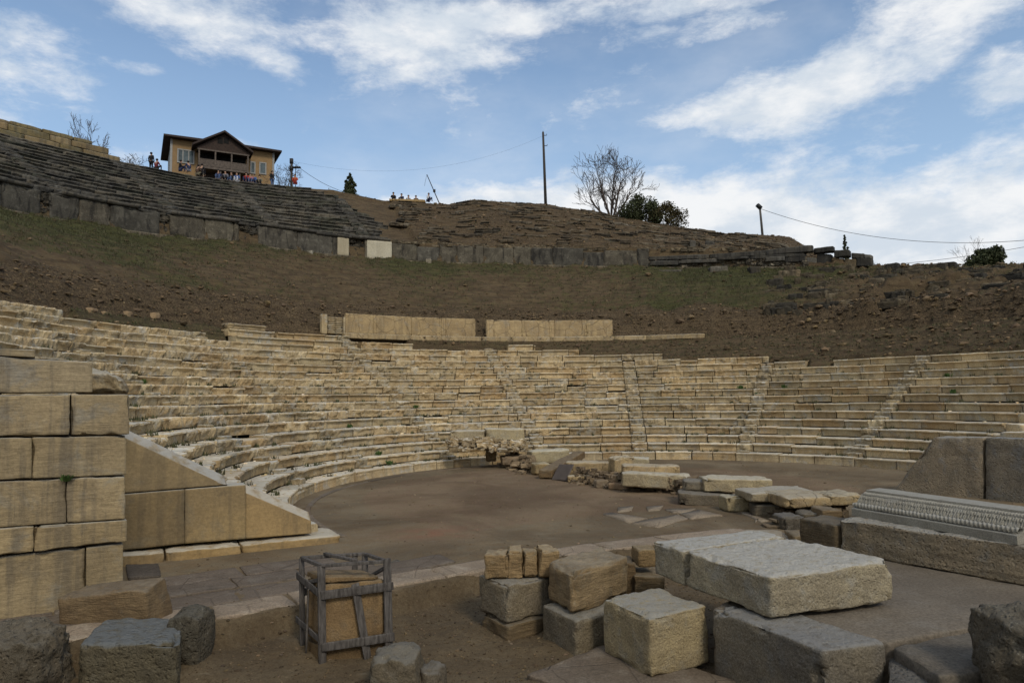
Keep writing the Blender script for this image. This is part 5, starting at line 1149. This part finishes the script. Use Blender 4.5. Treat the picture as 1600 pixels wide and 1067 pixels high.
# ------------------------------------------------------------------ people
def skin_obj(name, pts, edges, rad, mat, parent, rz, loc, sub=1, root=0):
    me = bpy.data.meshes.new(name); me.from_pydata(pts, edges, []); o = bpy.data.objects.new(name, me); COL.objects.link(o)
    md = o.modifiers.new('skin', 'SKIN'); 
    for i, r in enumerate(rad): me.skin_vertices[0].data[i].radius = r if hasattr(r, '__len__') else (r, r)
    me.skin_vertices[0].data[root].use_root = True
    s = o.modifiers.new('sub', 'SUBSURF'); s.levels = sub; s.render_levels = sub
    me.materials.append(mat); o.parent = parent; return o
def person(px, head_y, pose, label, top, legs, hair='dark', h=1.7, rz=0., R=None, hat=None, cat='person'):
    th_ = h if pose == 'stand' else h * .62 + .02
    if R is None: x, y, z, _ = place_top(px, head_y, th_)
    else: x, y, _ = crest_pt(px, R); z = pY(px, head_y, y)[2] - th_
    root = empty('person', (x, y, z), label, cat, 'spectators on the crest'); root.rotation_euler = (0, 0, rz); s = h / 1.7
    if pose == 'stand':
        J = dict(pel=(0, 0, .93), sp=(0, .01, 1.15), ch=(0, .0, 1.34), nk=(0, .0, 1.47), hd=(0, -.02, 1.55), tp=(0, -.01, 1.64), ls=(-.18, 0, 1.40), le=(-.24, .02, 1.13), lh=(-.22, -.10, .90), rs=(.18, 0, 1.40), re=(.25, .02, 1.14), rh=(.20, -.14, .95),
                 lk=(-.10, -.02, .50), la=(-.11, .02, .09), lt=(-.12, -.13, .04), rk=(.10, -.03, .50), ra=(.12, .02, .09), rt=(.13, -.13, .04), lp=(-.09, 0, .88), rp=(.09, 0, .88))
    else:
        J = dict(pel=(0, 0, .14), sp=(0, .0, .36), ch=(0, -.04, .56), nk=(0, -.08, .69), hd=(0, -.11, .78), tp=(0, -.11, .88), ls=(-.18, -.04, .62), le=(-.26, -.14, .38), lh=(-.14, -.34, .34), rs=(.18, -.04, .62), re=(.26, -.14, .38), rh=(.14, -.34, .34),
                 lk=(-.14, -.42, .46), la=(-.13, -.44, .06), lt=(-.13, -.58, .03), rk=(.14, -.42, .46), ra=(.13, -.44, .06), rt=(.13, -.58, .03), lp=(-.09, -.04, .13), rp=(.09, -.04, .13))
    J = {k: tuple(q * s for q in v) for k, v in J.items()}
    def chain(name, links, rad, mat, sub=1):
        ks = []; [ks.append(q) for l in links for q in l if q not in ks]; ix = {k: i for i, k in enumerate(ks)}
        return skin_obj(name, [J[k] for k in ks], [(ix[a], ix[b]) for a, b in links], [tuple(q * s for q in (rad[k] if hasattr(rad[k], '__len__') else (rad[k], rad[k]))) for k in ks], mat, root, 0, 0, sub)
    L = [('pel', 'sp'), ('sp', 'ch'), ('ch', 'nk'), ('nk', 'hd'), ('hd', 'tp'), ('ch', 'ls'), ('ls', 'le'), ('le', 'lh'), ('ch', 'rs'), ('rs', 're'), ('re', 'rh'), ('pel', 'lp'), ('lp', 'lk'), ('lk', 'la'), ('la', 'lt'), ('pel', 'rp'), ('rp', 'rk'), ('rk', 'ra'), ('ra', 'rt')]
    rad = dict(pel=(.13, .10), sp=(.12, .09), ch=(.14, .10), nk=.05, hd=.085, tp=.075, ls=.05, le=.038, lh=.028, rs=.05, re=.038, rh=.028, lp=.075, rp=.075, lk=.05, rk=.05, la=.035, ra=.035, lt=.03, rt=.03)
    chain('body', L, rad, M['skin'])
    r2 = {k: tuple(q * 1.28 for q in (v if hasattr(v, '__len__') else (v, v))) for k, v in rad.items()}; r2['lh'] = r2['rh'] = (.036, .036)
    J['nk2'] = tuple(J['ch'][i] * .45 + J['nk'][i] * .55 for i in range(3)); r2['nk2'] = (.075, .075)
    chain('jacket', [('pel', 'sp'), ('sp', 'ch'), ('ch', 'nk2'), ('ch', 'ls'), ('ls', 'le'), ('le', 'lh'), ('ch', 'rs'), ('rs', 're'), ('re', 'rh')], r2, CL[top])
    chain('trousers', [('pel', 'lp'), ('lp', 'lk'), ('lk', 'la'), ('pel', 'rp'), ('rp', 'rk'), ('rk', 'ra')], r2, CL[legs])
    U, Fc = unit_block(5); N = U / np.linalg.norm(U, axis=1, keepdims=True); c = (np.array(J['hd']) * .35 + np.array(J['tp']) * .65) + np.array([0, .022, .018]) * s
    V = N * np.array([.105, .115, .105]) * s; V[:, 2] = np.where(V[:, 1] < -.03, np.maximum(V[:, 2], .02), V[:, 2])
    mesh('hair' if not hat else 'cap', V + c, Fc, CL[hat] if hat else M['hair'], root, True, world=False)
    return root
PPL = [(235, 238.5, 'stand', 'person in a black coat standing at the far left of the crest', 'black', 'black', 3.0), (243, 245.5, 'sit', 'person in a maroon jacket sitting beside the black-coated one', 'maroon', 'black', 2.9),
    (280, 248, 'sit', 'person in dark clothes crouching under the wide house window, left of two', 'black', 'navy', 2.), (294, 249, 'sit', 'person in navy crouching under the wide house window, right of two', 'navy', 'grey', -2.2),
    (308, 255, 'sit', 'person in brown sitting at the left foot of the balcony', 'brown', 'khaki', 2.6), (314, 253.5, 'sit', 'person in black sitting at the left foot of the balcony', 'black', 'black', 3.1),
    (341, 264, 'sit', 'person in navy sitting under the left half of the balcony', 'navy', 'denim', .2), (352, 265, 'sit', 'person in grey sitting under the middle of the balcony', 'grey', 'black', .1), (362, 267, 'sit', 'person in black sitting just right of the balcony middle', 'black', 'denim', -.2),
    (370, 267.5, 'sit', 'person in blue with a light scarf sitting under the right half of the balcony', 'blue', 'white', .1), (385, 268, 'sit', 'person in red sitting under the right corner of the balcony', 'red', 'navy', .0), (391, 269.5, 'sit', 'person in pink sitting below the narrow window', 'pink', 'denim', .3),
    (397, 270.5, 'sit', 'person in bright blue sitting between the two narrow windows', 'blue', 'navy', -.1), (405.5, 272.5, 'sit', 'person in khaki sitting below the right narrow window', 'khaki', 'black', .1),
    (425, 267.5, 'stand', 'person in dark jacket and jeans standing at the right house corner with arms raised', 'black', 'denim', 1.2), (461, 271, 'sit', 'person in an orange-red jacket sitting beside the short lamp pole', 'orange', 'red', .2),
    (614.5, 299, 'sit', 'person in black sitting left on the middle of the skyline', 'black', 'black', .3), (628, 301, 'sit', 'person in navy black hunched on the middle of the skyline', 'navy', 'black', -.3), (638, 303.5, 'sit', 'person in grey with a pale bag sitting behind the tan ledge', 'grey', 'white', .3),
    (650, 304, 'sit', 'person in brown sitting low behind the tan ledge', 'brown', 'black', 0.), (669, 300, 'sit', 'person in a white and navy top with a dark cap, sitting near the tilted post', 'white', 'navy', .8)]
for px, hy, pose, lab, a, b, rz in PPL: person(px, hy, pose, lab, a, b, rz=rz, hat='navy' if px == 669 else None)
# tan ledge under the spectators
p0, p1 = pcyl(608, 314, 47.4), pcyl(664, 316, 47.4); o = np.array([0, .8, 0])
stone('crest_ledge', 'low tan stone ledge on the skyline below the seated spectators', 'stone', [p0, p1, p1 + o, p0 + o, p0 + [0, 0, .25], p1 + [0, 0, .28], p1 + o + [0, 0, .28], p0 + o + [0, 0, .25]], M['tan'], 8, .04, .03, .08, tint=(.9, .8, .6))
# ------------------------------------------------------------------ poles and cables
def pole(name, label, px, ytop, R, r0, r1, mat, lean=(0, 0), yb=None):
    x, y, z = crest_pt(px, R); top = pY(px + lean[0], ytop, y)
    root = empty(name, (x, y, z - .3), label, 'pole'); m = MB(); m.tube([(x, y, z - .3), tuple((np.array([x, y, z]) + top) / 2), tuple(top)], [r0, (r0 + r1) / 2, r1], 10); m.build('shaft', M[mat], root); return root, top
pr, PT = pole('utility_pole', 'tall slim dark utility pole alone on the skyline left of the bare tree', 852.5, 207, 49.5, .17, .11, 'polewood', (-4, 0))
m = MB(); m.tube([PT + [0, 0, -.05], PT + [0, 0, .12]], .05, 8); m.tube([PT + [.1, 0, -.35], PT + [.38, 0, -.35], PT + [.38, 0, -.2]], .035, 6); m.tube([PT + [.1, 0, -1.5], PT + [.42, 0, -1.5], PT + [.42, 0, -1.35]], .035, 6); m.build('insulators', M['metal'], pr)
sp_, ST = pole('lamp_pole', 'short dark pole with a flat lamp right of the house', 455.5, 249, 50, .13, .12, 'polewood')
m = MB(); m.box(ST + [0, 0, -.2], (.3, .25, .5)); m.box(ST + [0, 0, -.9], (.3, .25, .45)); m.tube([ST + [.1, 0, -1.7], ST + [.45, 0, -1.55]], .03, 6); m.build('boxes', M['metal'], sp_)
x, y, z = crest_pt(462, 49.5); t = pY(462, 262, y); lr = empty('street_lamp', (x, y, z), 'thin lamp standard with a flat oval head beside the short pole', 'lamp'); m = MB(); m.tube([(x, y, z - .2), tuple(t)], .035, 6); m.build('post', M['metal'], lr); m = MB(); m.box(t + [.1, 0, 0], (.75, .3, .12)); m.build('lamp_head', M['metal'], lr)
lp, LT = pole('lamp_pole', 'concrete floodlight pole on the right skyline', 1189, 322, 48.5, .13, .10, 'concrete', (-2, 0))
m = MB(); m.beam(LT + [-.3, -.1, .1], LT + [.12, 0, -.25], .35, .3); m.tube([LT + [0, 0, -.3], LT + [-.1, 0, .0]], .04, 6); m.build('lamp_head', M['metal'], lp)
x, y, z = crest_pt(690, 48.6); t = pY(667, 273, y); tp = empty('tilted_post', (x, y, z - .2), 'thin post tilted to the left on the skyline with a slack rope', 'post'); m = MB(); m.tube([(x, y, z - .2), tuple(t)], [.06, .045], 6); m.box((np.array([x, y, z]) * .5 + t * .5), (.25, .1, .3)); m.build('shaft', M['metal'], tp)
b2 = np.array([t[0] - .25, y, t[2] - 1.2]); m = MB(); m.tube([tuple(t), tuple((t + b2) / 2 + [-.02, 0, 0]), tuple(b2)], .015, 5); m.build('rope', M['wire'], tp)
def cable(label, A, B, sag, r=.022):
    A, B = np.array(A), np.array(B); pts = []
    for q in np.linspace(0, 1, 40): p = A * (1 - q) + B * q; p[2] -= sag * 4 * q * (1 - q); pts.append(p)
    m = MB(); m.tube(pts, r, 5); tagit(m.build('cable', M['wire']), label, 'cable')
cable('thin cable dipping from the tall utility pole towards the house lamp pole', PT + [0, 0, -.4], ST + [0, 0, -.2], 2.2, .006)
cable('cable dropping from the short lamp pole behind the dark conifer', ST + [.1, 0, -.3], pY(560, 305, 75), .6, .02)
A, B = LT + [.1, 0, -.3], pY(1750, 355, 55); M_ = pY(1500, 377, 60)
cable('long sagging cable from the floodlight pole to the right edge', A, B, ((A[2] + (B[2] - A[2]) * .5) - pY(1480, 376.5, (A[1] + B[1]) / 2)[2]), .022)
cable('lower cable rising to the right above the bushy evergreen', pY(1385, 414, 66), pY(1760, 352, 58), .45, .02)
# ------------------------------------------------------------------ trees
def grow(mb, p, d, L, r, depth, rnd, spread=.5, kids=(2, 3), gnarl=.18, minr=.006, up=.12):
    n = 4; pts = [Vector(p)]; dd = Vector(d).normalized(); rr = [r]
    for i in range(n):
        dd = (dd + Vector((rnd.gauss(0, gnarl), rnd.gauss(0, gnarl), rnd.gauss(0, gnarl) + up * .5))).normalized(); pts.append(pts[-1] + dd * L / n); rr.append(max(minr, r * (1 - .45 * (i + 1) / n)))
    mb.tube(pts, rr, 6 if r > .04 else 4)
    if depth <= 0: return
    for k in range(rnd.randint(*kids)):
        i = rnd.choice([2, 3, 4, 4]); a = Vector((rnd.gauss(0, 1), rnd.gauss(0, 1), rnd.gauss(.2, .8))).normalized()
        nd = (dd * (1 - spread) + a * spread).normalized(); grow(mb, pts[i], nd, L * rnd.uniform(.62, .85), max(minr, rr[i] * rnd.uniform(.55, .8)), depth - 1, rnd, spread, kids, gnarl, minr, up)
def bare_tree(px, R, ytop, label, stems, depth, seed, r0=.16, spread=.45, cat='tree', kids=(2, 3), dz=0., minr=.012, wid=1.):
    x, y, z = crest_pt(px, R); z -= dz; H_ = pY(px, ytop, y)[2] - z; root = empty('bare_tree', (x, y, z - .2), label, cat); rnd = random.Random(seed); mt, mc = MB(), MB()
    for s in stems:
        d = Vector((s[0] * wid, s[1], 1)).normalized(); Ls = H_ * s[2]; n = 4; pts = [Vector((x + s[0] * .12, y, z - .2))]; dd = Vector(d); rr = [r0]
        for i in range(n): dd = (dd + Vector((rnd.gauss(0, .05), rnd.gauss(0, .05), .03))).normalized(); pts.append(pts[-1] + dd * Ls / n); rr.append(r0 * (1 - .5 * (i + 1) / n))
        mt.tube(pts, rr, 7)
        for i in range(1, 5):
            for k in range(2 if i < 4 else 4):
                a = Vector((rnd.gauss(0, 1), rnd.gauss(0, 1), rnd.gauss(.3, .6))).normalized(); nd = (dd * (1 - spread) + a * spread).normalized(); grow(mc, pts[i], nd, H_ * rnd.uniform(.16, .26), rr[i] * .5, depth, rnd, spread, kids, .16, minr)
    mt.build('trunk', M['bark'], root); mc.build('branches', M['bark'], root); return root
bare_tree(955, 49, 240, 'large bare spreading tree with several stems on the skyline', [(-.75, .1, .46), (-.3, -.2, .58), (.0, .2, .56), (.3, 0, .6), (.62, .1, .5)], 3, 25, .15, .42, minr=.016, wid=1.2)
bare_tree(205, 50, 231, 'tiny bare reddish shrub near the standing black-coated person', [(-.3, 0, .5), (.3, 0, .5)], 2, 3, .03, .5, minr=.012)
bare_tree(133, 50.2, 196, 'thin bare twiggy tree behind the tan wall at top left', [(-.5, 0, .6), (-.15, 0, .8), (.2, 0, .7), (.5, 0, .5)], 2, 8, .035, .3, minr=.010)
bare_tree(443, 50.5, 253, 'small bare tree between the house and the short pole', [(-.3, 0, .5), (.25, .1, .55)], 3, 9, .07, .5, minr=.011)
def leafy(name, label, px, R, ytop, wpx, seed, mat, n=2600, leaf=.16, shape='round', trunk=.07, cat='tree', dz=0., dens=1., skew=0.):
    x, y, z = crest_pt(px, R); z -= dz; H_ = pY(px, ytop, y)[2] - z; w = wpx * y / F_PX / 2; rnd = np.random.default_rng(seed); root = empty(name, (x, y, z), label, cat)
    m = MB(); m.tube([(x, y, z - .2), (x + .02, y, z + H_ * .5), (x, y, z + H_ * .85)], [trunk, trunk * .6, trunk * .2], 7)
    rn = random.Random(seed); cen = []
    nc = 26
    for k in range(nc):
        if shape == 'cone': h = (k + .5) / nc; rad = w * (1 - h) ** .8 * rn.uniform(.35, 1.0); a = k * 2.4; c = (x + rad * math.cos(a), y + rad * math.sin(a), z + H_ * (.12 + .85 * h)); s = w * .42 * (1.1 - h)
        else:
            u = rn.uniform(-1, 1); v = rn.uniform(.12, .92); rad = math.sqrt(max(.05, 1 - ((v - .45) / .58) ** 2)); c = (x + (u * rad + skew * (1 - v)) * w * .85, y + rn.uniform(-1, 1) * rad * w * .6, z + H_ * v * (1 - .25 * abs(u))); s = w * rn.uniform(.26, .42)
        cen.append((c, s)); m.tube([(x, y, z + H_ * .25), tuple((np.array(c) + [x, y, z + H_ * .3]) / 2), c], [trunk * .4, trunk * .25, .01], 4)
    m.build('trunk', M['bark'], root)
    per = n // nc; P = np.concatenate([np.array(c) + (lambda q: q / np.linalg.norm(q, axis=1, keepdims=True) * (rnd.random((per, 1)) ** .4))(rnd.normal(size=(per, 3))) * s for c, s in cen]); k = len(P)
    a = rnd.normal(size=(k, 3)); a /= np.linalg.norm(a, axis=1, keepdims=True); b = np.cross(a, rnd.normal(size=(k, 3))); b /= np.linalg.norm(b, axis=1, keepdims=True); l = leaf * rnd.uniform(.6, 1.3, (k, 1))
    V = np.stack([P - a * l, P + b * l * .45, P + a * l, P - b * l * .45], 1).reshape(-1, 3); Fq = np.arange(4 * k).reshape(-1, 4)
    mesh('crown', V, Fq, M[mat], root, True); return root
leafy('evergreen_bush', 'dense dark round evergreen at the foot of the bare tree', 1000, 48.6, 306, 70, 4, 'leafdark', 8000, .13, trunk=.08)
leafy('oak_shrub', 'thinner brownish leafy shrub right of the dark round evergreen', 1040, 48.3, 318, 58, 6, 'leafbrown', 4500, .12, trunk=.06, skew=.3)
leafy('conifer', 'small dark bushy conifer on the skyline right of the short pole', 547, 49.5, 270, 30, 7, 'leafdark', 2600, .12, 'cone')
leafy('conifer', 'tiny thin dark conifer behind the ruined wall blocks', 1316, 40., 366, 15, 8, 'leafdark', 1100, .09, 'cone', .04)
leafy('evergreen_bush', 'dark bushy evergreen on the low right skyline', 1540, 48, 384, 62, 9, 'leafdark', 8000, .15, trunk=.08, dz=.0)
leafy('evergreen_bush', 'sparse dark branches entering at the right edge of the skyline', 1606, 48, 400, 34, 19, 'leafdark', 900, .12, trunk=.05)
bare_tree(1516, 48.4, 380, 'bare twigs sprouting left of the right-hand evergreen', [(-.4, 0, .6), (.1, 0, .8), (.6, 0, .7)], 2, 18, .02, .35, minr=.006)
# weeds
def weed(px, py, P, label, h=.25, n=26, seed=1, mat='leaf'):
    r = random.Random(seed); root_p = np.array(P, float); mb = MB()
    for k in range(n):
        a = r.uniform(0, 6.28); t = r.uniform(.1, .9); L = h * r.uniform(.5, 1.); b = root_p + [r.gauss(0, h * .2), r.gauss(0, h * .15), 0]; d = np.array([math.cos(a) * t, math.sin(a) * t, 1.]); d /= np.linalg.norm(d); s = np.cross(d, [0, 0, 1]) + [.01, 0, 0]; s /= np.linalg.norm(s); w = L * .16
        mb.add([b, b + d * L * .5 + s * w, b + d * L + [0, 0, -L * .1], b + d * L * .5 - s * w], [(0, 1, 2, 3)])
    tagit(mb.build('weed', M[mat]), label, 'plant')
pw_ = LW.at(104, 752, .03); weed(0, 0, pw_, 'bright green sprig growing from a joint of the left wall', .17, 60, 3)
WD = [(50, 530, 10, 'grassy weed on the left seats above the stepped wall'), (225, 563, 9, 'small weed in the broken left seats'), (546, 672, 4, 'weed on the stairs beside the fourth seat row'), (650, 634, 6, 'wide green tuft on a middle seat row'), (592, 720, 1, 'low green tuft at the foot of the second seat row'), (1157, 602, 8, 'light green sprig on the right-centre seats'), (1225, 612, 8, 'dark tuft on the right-centre seats'), (1182, 615, 7, 'dry tuft between two green ones on the right-centre seats'), (1006, 440, None, ''), (1490, 625, 7, 'dark weed on the right seats near the row ends'), (1480, 588, 9, 'weed on the upper right seats'), (608, 750, 0, 'tuft in the drain beside the kerb')]
for k, (x, y, i, lab) in enumerate(WD):
    if i is None: continue
    R = rowR(i) + .55; th = pth(x, y, R)[0]; weed(0, 0, (CX + R * math.sin(th), CY + R * math.cos(th), rowZ(i)), lab, .3, 40, k)
# ------------------------------------------------------------------ scattered stones, grass
def scatter_stones(name, P, sizes, mat, seed, tn0=(1, 1, 1)):
    r = np.random.default_rng(seed); t = (1 + 5 ** .5) / 2
    ico = np.array([(-1, t, 0), (1, t, 0), (-1, -t, 0), (1, -t, 0), (0, -1, t), (0, 1, t), (0, -1, -t), (0, 1, -t), (t, 0, -1), (t, 0, 1), (-t, 0, -1), (-t, 0, 1)]) / 1.9
    F_ = np.array([(0, 11, 5), (0, 5, 1), (0, 1, 7), (0, 7, 10), (0, 10, 11), (1, 5, 9), (5, 11, 4), (11, 10, 2), (10, 7, 6), (7, 1, 8), (3, 9, 4), (3, 4, 2), (3, 2, 6), (3, 6, 8), (3, 8, 9), (4, 9, 5), (2, 4, 11), (6, 2, 10), (8, 6, 7), (9, 8, 1)])
    n = len(P); V = ico[None] * (1 + r.normal(0, .16, (n, 12, 1))) * np.stack([r.uniform(.7, 1.4, n), r.uniform(.6, 1.1, n), r.uniform(.35, .8, n)], 1)[:, None] * (sizes / 2)[:, None, None]
    a = r.uniform(0, 6.28, n); c, s = np.cos(a)[:, None], np.sin(a)[:, None]; V = np.stack([V[..., 0] * c - V[..., 1] * s, V[..., 0] * s + V[..., 1] * c, V[..., 2]], 2) + P[:, None]
    T = np.repeat((np.array(tn0)[None] * r.choice([.6, .8, 1, 1.2, 1.7], (n, 1)) * np.stack([np.ones(n), r.uniform(.92, 1, n), r.uniform(.8, 1, n)], 1)), 12, 0)
    Fq = (F_[None] + (np.arange(n) * 12)[:, None, None]).reshape(-1, 3)
    return tagit(mesh(name, V.reshape(-1, 3), Fq, mat, None, False, tint=T), kind='stuff')
hr = np.hypot(HV[:, 0] - CX, HV[:, 1] - CY); hth = np.degrees(np.arctan2(HV[:, 0] - CX, HV[:, 1] - CY))
ok = (hr > 22) & (hr < 50) & (hth > -96) & (hth < 66) & (HV[:, 2] > hill_z(hth, hr) - .3)
w = np.where(ok, (HT[:, 1] ** 1.5 + .05) * hr, 0); idx = rng.choice(len(HV), 26000, p=w / w.sum())
P = HV[idx] + rng.normal(0, .1, (len(idx), 3)) * [1, 1, .1]; sz = np.clip(rng.lognormal(-2.55, .62, len(idx)), .03, .5) * np.where(hth[idx] > 30, 1.35, 1.)
scatter_stones('rubble', P, sz, M['rubble'], 4, (.72, .66, .57))
def tufts(name, P, h, mat, seed, blades=5):
    r = np.random.default_rng(seed); n = len(P); P = np.repeat(P, blades, 0) + r.normal(0, .06, (n * blades, 3)) * [1, 1, 0]; k = len(P); a = r.uniform(0, 6.28, k); L = h * r.uniform(.5, 1.3, k)
    d = np.stack([np.cos(a) * .5, np.sin(a) * .5, np.ones(k)], 1) * L[:, None]; s = np.stack([-np.sin(a), np.cos(a), 0 * a], 1) * (L * .14)[:, None]
    V = np.stack([P - s, P + s, P + d], 1).reshape(-1, 3); return tagit(mesh(name, V, np.arange(3 * k).reshape(-1, 3), mat, None, True), kind='stuff')
w = np.where(ok, np.clip(HT[:, 0] - .1, 0, 1) * hr, 0); idx = rng.choice(len(HV), 16000, p=w / w.sum()); tufts('grass', HV[idx] + rng.normal(0, .12, (len(idx), 3)) * [1, 1, .05], .13, M['grassblade'], 2)
# gravel on the foreground ground
gx = rng.uniform(-7, 6, 16000); gy = rng.uniform(8.5, 17, 16000); gd = edge_d(gx, gy); keep = (gd < -.05) | (rng.random(16000) < .10); gx, gy = gx[keep], gy[keep]
scatter_stones('gravel', np.stack([gx, gy, ground_z(gx, gy) + .004], 1), np.clip(rng.lognormal(-3.9, .6, len(gx)), .008, .08), M['rubble'], 9, (.62, .58, .52))
gx = rng.uniform(-6, 16, 2600); gy = rng.uniform(17, 40, 2600); keep = np.hypot(gx - CX, gy - CY) < 12.9; gx, gy = gx[keep], gy[keep]
scatter_stones('gravel', np.stack([gx, gy, ground_z(gx, gy) + .004], 1), np.clip(rng.lognormal(-3.5, .5, len(gx)), .015, .10), M['rubble'], 10, (1., .95, .88))

# small rubble and weeds lying on the seats
def on_seats(n, seed, amax=74, imax=12):
    r = np.random.default_rng(seed); i = r.integers(0, imax + 1, n); th = np.radians(r.uniform(-112, amax, n)); R = R0 + TREAD * i + r.uniform(.25, .75, n)
    return np.stack([CX + R * np.sin(th), CY + R * np.cos(th), CURB + RISE * i - .005], 1)
P = on_seats(2600, 5); keep = (P[:, 0] < 8) | (np.random.default_rng(2).random(len(P)) < .3); P = P[keep]
scatter_stones('rubble', P, np.clip(np.random.default_rng(3).lognormal(-2.7, .5, len(P)), .03, .22), M['seat'], 12, (.85, .82, .76))
tufts('weeds', on_seats(620, 8), .15, M['grassblade'], 5, 16)

# half-buried rock ledges on the right slope
mb = MB(); r = random.Random(31)
for k in range(150):
    a = R_(r.uniform(27, 60)); R = r.choice([27.6, 28.4, 29.6, 31, 32.3, 33.6, 34.8]) + r.gauss(0, .25); L = r.uniform(.35, 1.7); h = r.uniform(.15, .5); d = r.uniform(.4, .9)
    z = float(hill_z(np.array([D_(a)]), np.array([R]))[0]) + r.uniform(-.1, .1); da = L / 2 / R; c = []
    for RR, aa in ((R, a - da), (R, a + da), (R + d, a + da), (R + d, a - da)): c.append((CX + RR * math.sin(aa), CY + RR * math.cos(aa)))
    V, Fc = hexa([(p[0], p[1], z - .3) for p in c] + [(p[0], p[1], z + h) for p in c], 6, .06, .07, .22, k, 3.)
    mb.add(V, Fc, np.array(r.choice([(.7, .66, .58), (1.1, .95, .72), (.5, .48, .44), (1.7, 1.45, 1.1)])) * r.uniform(.7, 1.1))
tagit(mb.build('rubble', M['seatdark'], smooth=False), kind='stuff')
